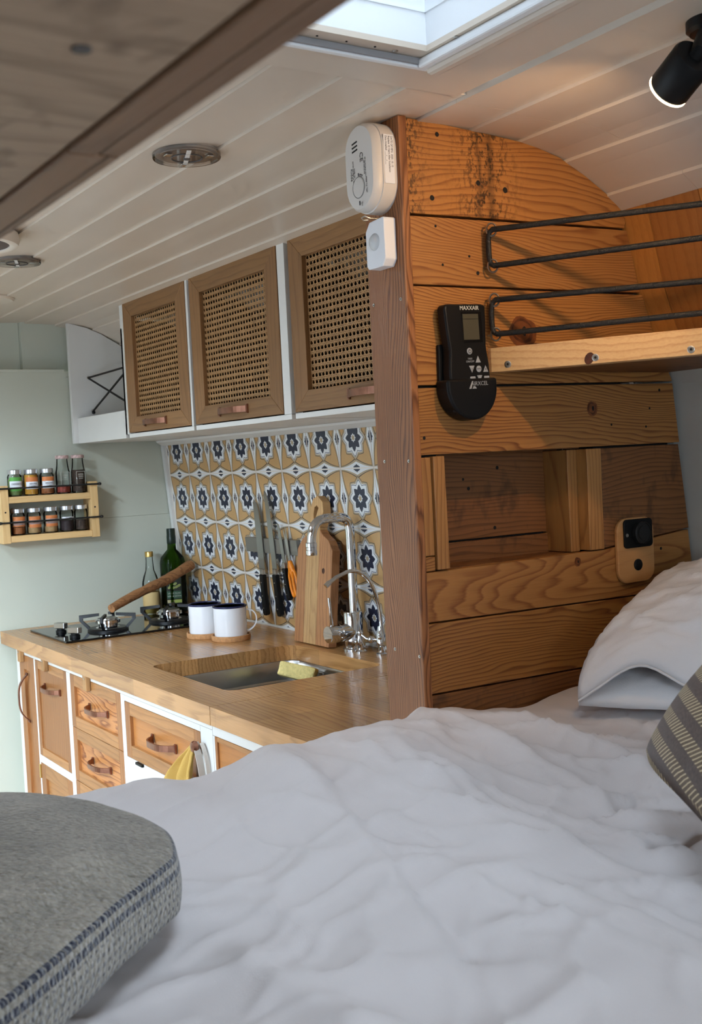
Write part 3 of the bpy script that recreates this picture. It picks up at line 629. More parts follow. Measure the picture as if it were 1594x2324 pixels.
d1 = shaker(ba, 'door', 3.2505, 3.391, 0.06, 0.8375, 0.042, 'drw_v', 'drw_v'); bow_handle(d1, (XF, 3.318, 0.714), (0, 0, 1), (-1, 0, 0), 0.140, 0.026, 0.005, 0.0018)
d2 = shaker(ba, 'door', 2.9625, 3.2365, 0.560, 0.8375, 0.024, 'drw_h', 'drw_v', 0.004); bow_handle(d2, (XF+0.003, 3.094, 0.770), (0, 1, 0), (-1, 0, 0), 0.130, 0.024, 0.006)
d3 = shaker(ba, 'door', 2.9625, 3.2365, 0.06, 0.5365, 0.040, 'drw_h', 'drw_h')
obj('hinge', MB().box((XF-0.003, 3.2365, 0.49), (XF+0.004, 3.2485, 0.53), 0.001), M['gold'], d3)
r1 = shaker(ba, 'drawer', 2.567, 2.932, 0.6965, 0.8375, 0.030, 'drw_h', 'drw_fig', 0.008); bow_handle(r1, (XF+0.006, 2.738, 0.768), (0, 1, 0), (-1, 0, 0), 0.128, 0.026, 0.006)
r2 = shaker(ba, 'drawer', 2.567, 2.932, 0.552, 0.695, 0.030, 'drw_h', 'drw_fig', 0.008); bow_handle(r2, (XF+0.006, 2.738, 0.627), (0, 1, 0), (-1, 0, 0), 0.128, 0.026, 0.006)
r3 = shaker(ba, 'drawer', 2.567, 2.932, 0.06, 0.550, 0.030, 'drw_h', 'drw_fig', 0.008)
r4 = shaker(ba, 'drawer', 2.122, 2.542, 0.691, 0.8235, 0.030, 'drw_h', 'drw_pl', 0.008); bow_handle(r4, (XF+0.006, 2.327, 0.760), (0, 1, 0), (-1, 0, 0), 0.128, 0.028, 0.007)
obj('catch', MB().box((XF-0.006, 2.44, 0.684), (XF+0.002, 2.48, 0.690), 0.001), M['black'], ba)
kn = obj('knob', MB().lathe([(0.005, 0), (0.0045, 0.012), (0.011, 0.016), (0.0125, 0.021), (0.010, 0.026), (0, 0.028)], (XF, 2.108, 0.799), 16, M=Vector((0, 0, 1)).rotation_difference(Vector((-1, 0, 0))).to_matrix()), M['copper'], ba, 40)
for y, z0, z1 in ((3.350, 0.818, 0.860), (3.122, 0.820, 0.8615), (2.780, 0.814, 0.861)):
    tg = obj('turn_button', MB().box((XF-0.014, y-0.012, z0), (XF-0.0005, y+0.012, z1), 0.002), M['toggle'], ba)
    obj('turn_button_screw', MB().lathe([(0.003, 0), (0.0025, 0.001), (0, 0.0012)], (XF-0.014, y, (z0+z1)/2+0.008), 10, M=Vector((0, 0, 1)).rotation_difference(Vector((-1, 0, 0))).to_matrix()), M['zinc'], tg)
bb = thing('base_cabinet', 'white framed base cabinet end section beside the bed', 'cabinet', (1.2, 1.73, 0))
def fr2(lo, hi): obj('face_frame', MB().box((XF, lo[0], lo[1]), (XF+0.018, hi[0], hi[1]), 0.0006), M['white'], bb)
fr2((1.402, 0.828), (2.0605, 0.8615)); fr2((2.0535, 0.05), (2.0605, 0.827)); fr2((1.402, 0.05), (1.44, 0.827))
obj('body', MB().box((XF+0.019, 1.402, 0.04), (1.50, 1.42, 0.8615)).box((XF+0.019, 1.42, 0.04), (1.50, 2.06, 0.06)).box((1.49, 1.42, 0.06), (1.5, 2.06, 0.86)), M['white'], bb)
d5 = shaker(bb, 'door', 1.441, 2.0525, 0.06, 0.827, 0.010, 'drw_h', 'drw_pl', 0.004)

# ------------------------------------------------------------------ worktops, sink, hob
WZ = 0.9; WF = 0.935
def wtop(name, label, y0, y1, hole=None):
    mb = MB(); xb = 1.5495
    if hole:
        hx0, hx1, hy0, hy1 = hole
        for lo, hi in (((WF, y0), (xb, hy0)), ((WF, hy1), (xb, y1)), ((WF, hy0), (hx0, hy1)), ((hx1, hy0), (xb, hy1))): mb.box((lo[0], lo[1], 0.8625), (hi[0], hi[1], WZ))
        r = 0.028
        for sx, sy, cx, cy in ((1, 1, hx0, hy0), (-1, 1, hx1, hy0), (-1, -1, hx1, hy1), (1, -1, hx0, hy1)):
            arc = [(cx+sx*(r-r*math.cos(a*math.pi/16)), cy+sy*(r-r*math.sin(a*math.pi/16))) for a in range(9)]
            mb.prism([(cx, cy)]+arc, lambda a, b, t: (a, b, t), 0.8625, WZ)
    else: mb.box((WF, y0, 0.8625), (xb, y1, WZ), 0.001)
    return tag(obj(name, mb, M['top'], org=(1.2, 2.4, 0.88)), label, 'worktop')
SX0, SX1, SY0, SY1 = 1.030, 1.425, 2.110, 2.530
wtop('worktop', 'oiled oak worktop carrying the hob and cut out for the sink', 2.0045, 3.4675, (SX0, SX1, SY0, SY1))
wtop('worktop', 'short oiled oak worktop section next to the bed and partition', 1.4005, 2.0035)
sk2 = thing('sink', 'undermounted stainless steel sink bowl in the oak worktop', 'sink', (1.23, 2.32, 0.69))
def ringpts(o, r, z): return [(x, y, z) for x, y in rrect((SX0+SX1)/2, (SY0+SY1)/2, (SX1-SX0)/2+o, (SY1-SY0)/2+o, r, 8)]
mb = MB(); lev = [(0.012, 0.05, 0.8622), (-0.002, 0.045, 0.8622), (-0.004, 0.045, 0.856), (-0.006, 0.045, 0.815), (-0.012, 0.045, 0.811), (-0.016, 0.045, 0.71), (-0.03, 0.05, 0.696), (-0.09, 0.05, 0.692)]
rs = [ringpts(*q) for q in lev]; n = len(rs[0])
mb.add(sum(rs, []), [(i*n+j, i*n+(j+1) % n, (i+1)*n+(j+1) % n, (i+1)*n+j) for i in range(len(rs)-1) for j in range(n)]+[tuple((len(rs)-1)*n+j for j in range(n))])
obj('bowl', mb, M['steel'], sk2, 40)
for i in range(9): obj('slot', MB().box((1.12+0.03*i, SY1-0.0165, 0.775), (1.1235+0.03*i, SY1-0.0105, 0.803)), M['gap'], sk2)
obj('drain', MB().lathe([(0.04, 0), (0.038, 0.002), (0.02, -0.001), (0, -0.001)], (1.23, 2.32, 0.6935), 20), M['chrome'], sk2, 40)
obj('overflow', MB().box((SX1-0.0085, 2.205, 0.832), (SX1-0.004, 2.208, 0.856)).box((SX1-0.0085, 2.185, 0.832), (SX1-0.004, 2.188, 0.856)), M['gap'], sk2)
mb = MB().box((-0.045, -0.03, -0.018), (0.045, 0.03, 0.018), 0.005)
bm = bmesh.new(); tmp = mk_mesh('t', mb, M['sponge']); bm.from_mesh(tmp); bmesh.ops.subdivide_edges(bm, edges=bm.edges[:], cuts=4, use_grid_fill=True)
mb = MB(); mb.start(); bm.verts.index_update()
mb.add([p.co+noise.noise_vector(p.co*60)*0.0022 for p in bm.verts], [tuple(q.index for q in f.verts) for f in bm.faces]); bm.free()
mb.xf(Matrix.Translation((1.355, 2.385, 0.857)) @ Matrix.Rotation(R(-38), 4, 'Z') @ Matrix.Rotation(R(-14), 4, 'X') @ Matrix.Rotation(R(14), 4, 'Y'))
tag(obj('sponge', mb, M['sponge'], None, 60), 'yellow kitchen sponge propped in the sink', 'sponge')
obj('ledge', MB().box((1.30, 2.335, 0.824), (1.415, 2.435, 0.826)).box((1.4085, 2.36, 0.826), (1.4135, 2.41, 0.85)), M['steel'], sk2)

hb = thing('gas_hob', 'black glass two burner gas hob set on the worktop', 'hob', (1.2, 3.2, WZ))
obj('glass_plate', MB().box((0.998, 3.043, WZ+0.0003), (1.487, 3.372, WZ+0.0063), 0.0015), M['hobglass'], hb)
def burner(cx, cy, r):
    z = WZ+0.0065
    b = obj('burner', MB().lathe([(r*1.65, 0), (r*1.65, .004), (r*1.5, .008), (r*1.15, .008), (r*1.1, .006)], (cx, cy, z), 32).lathe([(r*1.5, .0081), (r*1.15, .0085)], (cx, cy, z), 32), M['iron'], hb, 40)
    obj('burner_ring', MB().lathe([(r*1.1, .004), (r*1.05, .007), (r*.8, .012), (r*.8, .020), (r, .022), (r, .030), (r*.9, .032), (0, .032)], (cx, cy, z), 32), M['chrome'], b, 35)
    obj('burner_cap', MB().lathe([(r*.82, .0322), (r*.8, .0355), (r*.7, .037), (0, .037)], (cx, cy, z), 32), M['steel'], b, 35)
    for k in range(4):
        a = R(45+12)+k*math.pi/2; d = Vector((math.cos(a), math.sin(a), 0)); s = Vector((-d.y, d.x, 0)); c = Vector((cx, cy, z))
        # forked pan rest: foot, rising arm, inward finger
        p = [(1.62, 0.004), (2.30, 0.030), (2.30, 0.046), (0.70, 0.050), (0.70, 0.042), (2.02, 0.037), (2.02, 0.030), (1.45, 0.010)]
        obj('pan_rest', MB().prism(p, lambda u_, v_, t_: c+d*(u_*r)+Vector((0, 0, v_))+s*t_, -0.0035, 0.0035), M['iron'], hb)
burner(1.166, 3.165, 0.036); burner(1.372, 3.190, 0.038)
for (x, y) in ((1.048, 3.235), (1.045, 3.105)):
    z = WZ+0.0065
    k = obj('knob', MB().lathe([(0.015, 0), (0.015, 0.006), (0.011, 0.008), (0.011, 0.011)], (x, y, z), 24), M['black'], hb, 35)
    obj('knob_grip', MB().start().box((-0.019, -0.009, 0.0112), (0.019, 0.009, 0.0285), 0.002).xf(Matrix.Translation((x, y, z)) @ Matrix.Rotation(R(-58), 4, 'Z')), M['steel'], k)

# ------------------------------------------------------------------ things on the worktop
P0, P1 = Vector((1.165, 3.130, 0.972)), Vector((1.512, 3.320, 1.056))
mb = MB(); pts = []; rr = []
for i in range(26):
    t = i/25; p = P0.lerp(P1, t); p += Vector((0, 0, 0.002*math.sin(t*7)))+noise.noise_vector(p*14)*0.0025; pts.append(p); rr.append(0.0125+0.0045*t+0.0014*noise.noise(Vector((t*9, 1, 2)))+(0.002 if 0.60 < t < 0.68 else 0))
mb.tube(pts, rr, 14); st = obj('branch', mb, M['branch'], None, 50); tag(st, 'peeled wooden branch leaning from the hob to the tiles', 'branch')
obj('knot', MB().lathe([(0.005, 0), (0.0045, 0.003), (0.002, 0.0035), (0, 0.001)], pts[16]+Vector((-0.004, -0.0135, 0.002)), 10, M=Vector((0, 0, 1)).rotation_difference(Vector((-.3, -1, .1))).to_matrix()), M['knot'], st, 40)

ob = thing('oil_bottle', 'dark green glass olive oil bottle behind the hob', 'bottle', (1.480, 3.392, WZ))
bx, by = 1.480, 3.392
body = [(0.032, 0.002), (0.037, 0.006), (0.0375, 0.02), (0.0375, 0.165), (0.034, 0.182), (0.020, 0.200), (0.0135, 0.208), (0.0125, 0.222), (0.0125, 0.240)]
obj('body', MB().lathe(body, (bx, by, WZ), 40, sq=3.2), M['greenglass'], ob, 40)
obj('oil', MB().lathe([(0.0, 0.006), (0.031, 0.007), (0.032, 0.02), (0.032, 0.128), (0, 0.128)], (bx, by, WZ), 32, sq=3.2), mat('dark_oil', srgb(34, 36, 12), 0.2), ob, 40)
obj('cap', MB().lathe([(0.0135, 0.226), (0.0148, 0.228), (0.0148, 0.252), (0.0140, 0.253), (0.0140, 0.274), (0.013, 0.276), (0, 0.276)], (bx, by, WZ), 24), mat('dark_green_cap', srgb(16, 34, 26), 0.35), ob, 40)
lf = FR((0.92, -0.39, 0), (0, 0, 1), (bx, by, WZ)); n_ = Vector(lf.col[2][:3])
def on_bottle(x, z, d=0.0402): return FR((0.92, -0.39, 0), (0, 0, 1), Vector((bx, by, WZ+z))+n_*d+Vector((0.92, -0.39, 0)).normalized()*x)
lb = obj('label', MB().start().box((-0.024, -0.048, -0.0004), (0.024, 0.048, 0.0)).xf(on_bottle(0, 0.082)), mat('label_black', srgb(30, 34, 24), 0.5), ob)
obj('label_band', MB().start().box((-0.023, -0.012, 0), (0.023, 0.012, 0.0003)).xf(on_bottle(0, 0.064)), mat('label_green', srgb(58, 92, 70), 0.5), ob)
obj('label_strip', MB().start().box((0.0, -0.005, 0), (0.023, 0.005, 0.0003)).xf(on_bottle(0, 0.043)), mat('label_lime', srgb(176, 190, 96), 0.5), ob)
obj('label_badge', MB().start().box((-0.023, -0.005, 0), (-0.001, 0.005, 0.0003)).xf(on_bottle(0, 0.043)), mat('label_cream', srgb(196, 186, 140), 0.5), ob)
text("HUILE OLIVE", 0.0072, on_bottle(0, 0.0685, 0.0406), M['print_white'], ob); text("VIERGE EXTRA", 0.0068, on_bottle(0, 0.0595, 0.0406), M['print_white'], ob)
olm = mat('olive_print', srgb(140, 148, 84), 0.5)
for i, (x, z) in enumerate(((-.014, .088), (-.003, .086), (.008, .089), (.016, .093), (-.008, .097), (.004, .099))):
    obj('olive_print', MB().start().lathe([(0.0055, -0.0001), (0.005, 0.0003), (0, 0.0004)], (0, 0, 0), 12).xf(on_bottle(x, z) @ Matrix.Rotation(R(30), 4, 'Z') @ Matrix.Diagonal((1.25, .8, 1, 1))), olm, ob)
vb = thing('vinegar_bottle', 'clear glass vinegar bottle with gold cap beside the green bottle', 'bottle', (1.412, 3.420, WZ)); vx, vy = 1.412, 3.420
obj('body', MB().lathe([(0.024, 0.002), (0.027, 0.006), (0.027, 0.105), (0.022, 0.125), (0.014, 0.145), (0.0115, 0.175), (0.0115, 0.190)], (vx, vy, WZ), 28), M['glass'], vb, 40)
obj('vinegar', MB().lathe([(0, 0.006), (0.0245, 0.007), (0.0245, 0.075), (0, 0.075)], (vx, vy, WZ), 28), thin_glass('vinegar', (.86, .74, .42, 1), .02), vb, 40)
obj('cap', MB().lathe([(0.0125, 0.188), (0.0135, 0.189), (0.0135, 0.203), (0.0125, 0.205), (0, 0.205)], (vx, vy, WZ), 24), M['gold'], vb, 40)
obj('label', MB().lathe([(0.0273, 0.03), (0.0275, 0.031), (0.0275, 0.074), (0.0273, 0.075)], (vx, vy, WZ), 28), mat('label_straw', srgb(206, 176, 120), 0.6), vb, 40)
obj('label_badge', MB().lathe([(0.008, -0.0005), (0.008, 0.0), (0, 0.0001)], (vx-0.020, vy-0.0215, WZ+0.082), 16, M=Vector((0, 0, 1)).rotation_difference(Vector((-.68, -.73, 0))).to_matrix()), M['label_white'], vb)

def mug(cx, cy, hang, lab_m, lab_c):
    c = obj('coaster', MB().lathe([(0.051, 0), (0.053, 0.004), (0.053, 0.014), (0.050, 0.0145), (0.049, 0.0105), (0, 0.0105)], (cx, cy, WZ+0.0004), 36), M['cork'], None, 35); tag(c, lab_c, 'coaster', 'cork coasters under the enamel mugs')
    t = thing('enamel_mug', lab_m, 'mug', (cx, cy, WZ+0.0112), 'white enamel mugs on the worktop'); z = WZ+0.0112; r = 0.0445
    obj('body', MB().lathe([(0, 0), (r-.004, 0), (r-.001, .002), (r, .006), (r, .079), (r+.0012, .080)], (cx, cy, z), 44).lathe([(r+.0012, .080), (r-.0016, .080), (r-.002, .006), (0, .004)], (cx, cy, z), 44), M['enamel'], t, 40)
    obj('rim', MB().lathe([(r+.0002, .0775), (r+.002, .079), (r+.002, .0815), (r, .0828), (r-.0022, .0815), (r-.0022, .079)], (cx, cy, z), 44), M['enamel_rim'], t, 60)
    d = Vector((math.cos(hang), math.sin(hang), 0)); C0 = Vector((cx, cy, z))
    path = bez(C0+d*(r-.001)+Vector((0, 0, .068)), C0+d*(r+.030)+Vector((0, 0, .074)), C0+d*(r+.040)+Vector((0, 0, .022)), C0+d*(r-.001)+Vector((0, 0, .010)), 16)
    obj('handle', MB().band(path, Vector((-d.y, d.x, 0)), 0.0055, 0.0016), M['enamel'], t, 60)
mug(1.352, 2.735, R(-25), 'white blue-rimmed enamel mug with visible handle, nearer the sink', 'cork coaster under the mug nearer the sink')
mug(1.326, 2.838, R(20), 'white blue-rimmed enamel mug half hidden, nearer the hob', 'cork coaster under the mug nearer the hob')

# knives on a magnetic rack
def TF(y, z, off): return FR(RT, U, TPt(y, z, off))
mr_ = obj('magnetic_knife_rack', MB().start().box((-0.150, -0.021, 0), (0.150, 0.021, 0.012), 0.001).xf(TF(2.79, 1.139, 0.0015)), mat('grey_steel_bar', srgb(138, 134, 126), 0.4, 0.6)); tag(mr_, 'grey magnetic strip holding knives on the tiles', 'knife rack')
def knife(y, z, ang, bl, bw, hl, lab, hwid=0.0105):
    t = thing('kitchen_knife', lab, 'knife', tuple(TPt(y, z, 0.016)), 'knives hanging on the magnetic strip'); F_ = TF(y, z, 0.0168) @ Matrix.Rotation(R(ang), 4, 'Z')
    pts = [(-bw*.5, 0), (bw*.5, 0), (bw*.5, bl*.55), (bw*.35, bl*.8), (bw*0.05, bl*.96), (-bw*.35, bl), (-bw*.5, bl*.95)]
    ID = lambda a, b, c: (a, b, c)
    obj('blade', MB().start().prism(pts, ID, -0.001, 0.001).xf(F_), mat('knife_steel', srgb(168, 168, 164), 0.3, 1.0), t)
    obj('bolster', MB().start().box((-hwid*.8, -0.016, -0.005), (hwid*.8, 0.001, 0.005), 0.002).xf(F_), M['steel'], t)
    h = obj('handle', MB().start().prism([(-hwid, -.016), (hwid, -.016), (hwid*.9, -hl*.5), (hwid*1.25, -hl), (hwid*.6, -hl-.006), (-hwid*.6, -hl-.006), (-hwid*1.0, -hl*.93), (-hwid*.85, -hl*.5)], ID, -0.007, 0.007).xf(F_), M['black'], t)
    q = h.modifiers.new('b', 'BEVEL'); q.width = 0.003; q.segments = 2
    for k in (.3, .6, .88): obj('rivet', MB().start().lathe([(0.002, 0.0065), (0.0018, 0.0075), (0, 0.0078)], (0, -hl*k, 0), 8).xf(F_), M['steel'], t)
knife(2.850, 1.070, -4, 0.200, 0.034, 0.130, 'wide chef knife with black riveted handle, next to the bare strip end', 0.0115)
knife(2.774, 1.074, -1, 0.222, 0.026, 0.130, 'long narrow carving knife with black riveted handle, second from the strip end', 0.0115)
knife(2.716, 1.095, 3, 0.110, 0.016, 0.100, 'short utility knife with slim black handle beside the orange scissors', 0.009)
sc = thing('scissors', 'orange handled scissors hanging on the magnetic strip', 'scissors', tuple(TPt(2.683, 1.1, 0.016))); F_ = TF(2.683, 1.105, 0.0165) @ Matrix.Rotation(R(6), 4, 'Z')
for s in (-1, 1):
    ID = lambda a, b, c: (a, b, c)
    obj('blade', MB().start().prism([(-.006, -.006), (.006, -.006), (.005, .05), (s*.002, .088), (-.005, .05)], ID, 0.0012*s-.0009, 0.0012*s+.0009).xf(F_ @ Matrix.Rotation(R(-5*s), 4, 'Z')), M['steel'], sc)
    loop = [(s*(.010+.011*math.sin(a*math.pi/10)) if True else 0, -.052-.038*math.cos(a*math.pi/10)*(1), 0) for a in range(21)]
    loop = [(s*(.011+.010*math.cos(2*math.pi*a/24)), -.066+.036*math.sin(2*math.pi*a/24), 0.001*s) for a in range(25)]
    obj('handle', MB().start().tube(loop, 0.0042, 8, False).tube([(0, -.004, 0.001*s), (s*.005, -.02, 0.001*s), (s*.010, -.034, 0.001*s)], [.006, .0075, .006], 8).xf(F_), M['orange'], sc, 50)
obj('pivot', MB().start().lathe([(.004, .002), (.0035, .0034), (0, .0036)], (0, 0, 0), 12).xf(F_), M['steel'], sc)

# chopping board leaning on the tiles: four staves and a hooked handle
cb = thing('chopping_board', 'olive wood chopping board with hooked handle leaning on the tiles', 'chopping board', (1.50, 2.52, WZ))
lean = math.atan2(0.030, 0.39)+TH*0.3
Fb = FR(RT, Vector((math.sin(R(6.0)), 0, math.cos(R(6.0)))), (1.4640, 2.482, WZ+0.0016))
def stave(x0, x1, pts, m):
    pts = [(x*.86, y*.925) for x, y in pts]
    o = obj('stave', MB().start().prism(pts, lambda a, b, c: (a, b, c), -0.012, 0.012).xf(Fb), M[m], cb); q = o.modifiers.new('b', 'BEVEL'); q.width = 0.0015; q.segments = 2
W2 = 0.100
stave(0, 0, [(-W2, 0), (-.048, 0), (-.048, .302), (-.075, .290), (-W2, .262)], 'board_b')
stave(0, 0, [(-.0475, 0), (-.0125, 0), (-.0125, .325), (-.032, .318), (-.0475, .3025)], 'board_a')
stave(0, 0, [(.0255, 0), (W2, 0), (W2, .262), (.075, .290), (.042, .304), (.0255, .318)], 'board_b')
hd = [(-.012, 0), (.025, 0), (.025, .322), (.034, .345), (.040, .368), (.036, .392), (.022, .408), (.002, .412), (-.018, .404), (-.030, .386), (-.033, .360), (-.028, .335), (-.012, .3255),
      (-.010, .340), (-.014, .360), (-.010, .378), (.002, .384), (.010, .378), (.006, .366), (-.001, .352), (-.003, .330), (-.012, .322)]
stave(0, 0, [(-.012, 0), (.025, 0), (.025, .325), (-.003, .3255), (-.012, .322)], 'board_a')
inner = [(-.004, .326), (-.002, .352), (.006, .366), (.012, .377), (.002, .385), (-.011, .379), (-.015, .360), (-.011, .340), (-.012, .323)]
outer = [(.025, .3255), (.034, .345), (.040, .368), (.034, .394), (.002, .412), (-.022, .402), (-.032, .376), (-.032, .348), (-.027, .320)]
mb = MB().start(); no = len(inner); vs = [(x*.86, y*.925, c) for c in (-0.012, 0.012) for x, y in inner+outer]; K = 2*no
fs = []
for i in range(no-1):
    fs += [(i, i+1, no+i+1, no+i), (K+i, K+no+i, K+no+i+1, K+i+1), (no+i, no+i+1, K+no+i+1, K+no+i), (i, K+i, K+i+1, i+1)]
fs += [(0, no, K+no, K), (no-1, K+no-1, K+2*no-1, 2*no-1)]
mb.add(vs, fs); mb.xf(Fb); o = obj('handle', mb, M['board_a'], cb); q = o.modifiers.new('b', 'BEVEL'); q.width = 0.0012; q.segments = 2
obj('knot', MB().start().lathe([(.0075, .0120), (.006, .0126), (0, .0124)], (0.052, .19, 0), 14).xf(Fb @ Matrix.Diagonal((.9, 1.0, 1, 1))), M['knot'], cb, 40)

# main mixer tap and slender filter tap
fc = thing('mixer_tap', 'tall chrome swan neck mixer tap behind the sink', 'tap', (1.492, 2.338, WZ)); fx, fy = 1.492, 2.338
obj('body', MB().lathe([(0.028, 0), (0.028, .004), (0.0235, .006), (0.0235, .092), (0.0215, .095), (0, .095)], (fx, fy, WZ), 32), M['chrome'], fc, 40)
Mx = Vector((0, 0, 1)).rotation_difference(Vector((-1, 0.0, 0))).to_matrix()
obj('valve', MB().lathe([(0.0215, 0.0), (0.0215, .040), (0.0205, .041), (0.0215, .042), (0.0215, .073), (0.0205, .0755), (0, .0755)], (fx, fy, WZ+.046), 32, M=Mx), M['chrome'], fc, 35)
obj('lever', MB().tube([(fx-.062, fy, WZ+.064), (fx-.064, fy, WZ+.090), (fx-.067, fy, WZ+.136)], [.004, .0036, .0036], 10), M['chrome'], fc, 40)
sp_ = [(fx+.004, fy, WZ+.09), (fx+.004, fy, WZ+.28)]+bez((fx+.004, fy, WZ+.285), (fx+.004, fy, WZ+.332), (fx-.012, fy, WZ+.330), (fx-.045, fy, WZ+.330), 10)+bez((fx-.058, fy+.002, WZ+.330), (fx-.098, fy+.003, WZ+.330), (fx-.105, fy+.004, WZ+.305), (fx-.1065, fy+.004, WZ+.266), 10)
obj('spout', MB().tube(sp_, 0.0115, 18), M['chrome'], fc, 60)
obj('aerator', MB().lathe([(.013, 0), (.0138, .002), (.0138, .012), (.0128, .013), (.0128, .020), (.0138, .021), (.0138, .030), (.0115, .032)], (fx-.1065, fy+.004, WZ+.243), 24), M['chrome'], fc, 35)
obj('shut_off', MB().lathe([(.015, 0), (.015, .004), (.011, .008), (.012, .02), (.009, .042), (0, .044)], (fx-.012, fy-.048, WZ), 20), M['chrome'], fc, 40)
ft = thing('filter_tap', 'slender curved chrome filter tap beside the partition', 'tap', (1.495, 2.222, WZ)); gx, gy = 1.495, 2.222
obj('body', MB().lathe([(.014, 0), (.014, .004), (.008, .007), (.008, .02), (.012, .024), (.012, .05), (.008, .056), (.0065, .07), (0, .07)], (gx, gy, WZ), 20), M['chrome'], ft, 40)
obj('spout', MB().tube([(gx, gy, WZ+.06)]+bez((gx+.002, gy, WZ+.075), (gx-.002, gy, WZ+.175), (gx-.04, gy+.004, WZ+.215), (gx-.082, gy+.008, WZ+.207), 16)+[(gx-.112, gy+.012, WZ+.196), (gx-.132, gy+.014, WZ+.184)], 0.0048, 12), M['chrome'], ft, 60)
obj('nozzle', MB().tube([(gx-.128, gy+.0138, WZ+.1865), (gx-.139, gy+.0148, WZ+.178)], .0062, 12), M['chrome'], ft, 40)
mb = MB().tube([(gx, gy, WZ+.036), (gx-.022, gy+.03, WZ+.038), (gx-.03, gy+.045, WZ+.05)], .0035, 8)
for c, r in (((gx-.016, gy+.02, WZ+.037), .0085), ((gx-.03, gy+.045, WZ+.052), .0075), ((gx-.012, gy-.012, WZ+.045), .006), ((gx-.036, gy+.055, WZ+.03), .0055)):
    mb.lathe([(r*math.sin(math.pi*k/8)+1e-6, -r*math.cos(math.pi*k/8)) for k in range(9)], c, 12)
obj('lever', mb, M['chrome'], ft, 60)

# ------------------------------------------------------------------ spice rack and jars
sr = thing('spice_rack', 'two tier pine spice rack with black retaining cords on the bulkhead', 'spice rack', (1.095, 3.435, 1.168))
for x0, x1 in ((0.943, 0.9665), (1.2215, 1.2455)):
    s = obj('side', MB().box((x0, 3.400, 1.168), (x1, 3.4712, 1.342), 0.001), M['rack_pine_v'], sr)
    obj('peg_hole', MB().lathe([(0.0028, 0), (0.0028, 0.0006), (0, 0.0008)], ((x0+x1)/2, 3.4005, 1.262), 10, M=Matrix.Rotation(R(90), 3, 'X')), M['hole'], s)
for z0 in (1.2885, 1.1705): obj('shelf', MB().box((0.967, 3.4015, z0), (1.221, 3.470, z0+0.0195), 0.001), M['rack_pine'], sr)
for z, e in ((1.3335, 0.012), (1.2305, 0.004)):
    obj('retaining_cord', MB().tube([(0.938-e*.3, 3.3955, z), (1.095, 3.3945, z-.0005), (1.252, 3.3955, z)], 0.0027, 8).lathe([(0, -.005), (.005, -.003), (.0055, 0), (.005, .003), (0, .005)], (1.252, 3.396, z), 10).lathe([(0, -.005), (.005, -.003), (.0055, 0), (.005, .003), (0, .005)], (0.937, 3.396, z), 10), M['cord'], sr, 50)
    for x in (0.9425, 1.2465): obj('screw_eye', MB().tube([(x, 3.3985+.0035*math.cos(a*.6), z+.0035*math.sin(a*.6)) for a in range(11)], .001, 6), M['zinc'], sr)
JF = lambda x, y, z: FR((1, 0, 0), (0, 0, 1), (x, y, z))
def jar(x, z, fill, fh, bands, lines, lab, grp, r=0.0215):
    y = 3.4335; t = thing('spice_jar', lab, 'jar', (x, y, z), grp)
    obj('glass', MB().lathe([(r-.003, .001), (r, .004), (r, .060), (r-.003, .066), (r-.004, .070)], (x, y, z), 24), M['glass'], t, 40)
    obj('spice', MB().lathe([(0, .0035), (r-.0022, .004), (r-.0022, fh), (0, fh)], (x, y, z), 24), fill, t, 40)
    obj('lid', MB().lathe([(r-.0025, .067), (r-.001, .0672), (r-.001, .079), (r-.003, .081), (0, .081)], (x, y, z), 24), M['lid'], t, 35)
    for a, b, m in bands:
        n = 12; vs = []
        for k in range(n+1):
            an = R(-90-58+116*k/n); 
            for zz in (a, b): vs.append((x+(r+.0004)*math.cos(an), y+(r+.0004)*math.sin(an), z+zz))
        obj('label', MB().add(vs, [(2*k, 2*k+2, 2*k+3, 2*k+1) for k in range(n)]), m, t)
    for s, zz, sz in lines: text(s, sz, JF(x, y-r-.0009, z+zz), M['ink'], t, sx=0.9)
org_ = mat('label_orange', srgb(206, 122, 66), 0.55); grn_ = mat('label_green_spice', srgb(92, 160, 72), 0.55)
sp1, sp2, sp3, sp4 = mat('herb', srgb(122, 140, 84), .9, var=.3, vscale=300), mat('turmeric', srgb(206, 146, 52), .9, var=.1, vscale=200), mat('ground_spice', srgb(160, 96, 54), .9, var=.15, vscale=200), mat('dark_seeds', srgb(60, 46, 48), .8, var=.5, vscale=260)
sp5 = mat('pepper_mix', srgb(74, 56, 46), .8, var=.6, vscale=220); sp6 = mat('pale_spice', srgb(176, 140, 96), .9, var=.2, vscale=240)
W_ = M['label_white']; z = 1.3085; G1 = 'spice jars on the top tier of the rack'; G2 = 'spice jars on the bottom tier of the rack'
jar(0.997, z, sp1, .052, [(.046, .058, grn_), (.022, .046, W_), (.016, .022, grn_)], [('OREGANO', .037, .0075)], 'green labelled oregano jar at the end of the rack top tier', G1)
jar(1.047, z, sp2, .063, [(.042, .056, org_), (.020, .042, W_)], [('GROUND', .0355, .0062), ('TURMERIC', .0275, .0062)], 'yellow turmeric jar with orange and white label, second on top tier', G1)
jar(1.097, z, sp3, .030, [(.042, .055, org_), (.020, .042, W_)], [('GROUND', .0355, .0062), ('CUMIN', .0275, .0062)], 'brown spice jar with orange and white label next to the tall bottles', G1)
z = 1.1905
jar(1.000, z, sp3, .024, [(.026, .056, org_), (.030, .044, W_)], [], 'orange labelled jar at the end of the rack bottom tier', G2)
jar(1.049, z, sp6, .022, [(.020, .054, org_), (.030, .043, W_)], [('PAPRIKA', .0365, .0055)], 'second orange labelled jar on the rack bottom tier', G2)
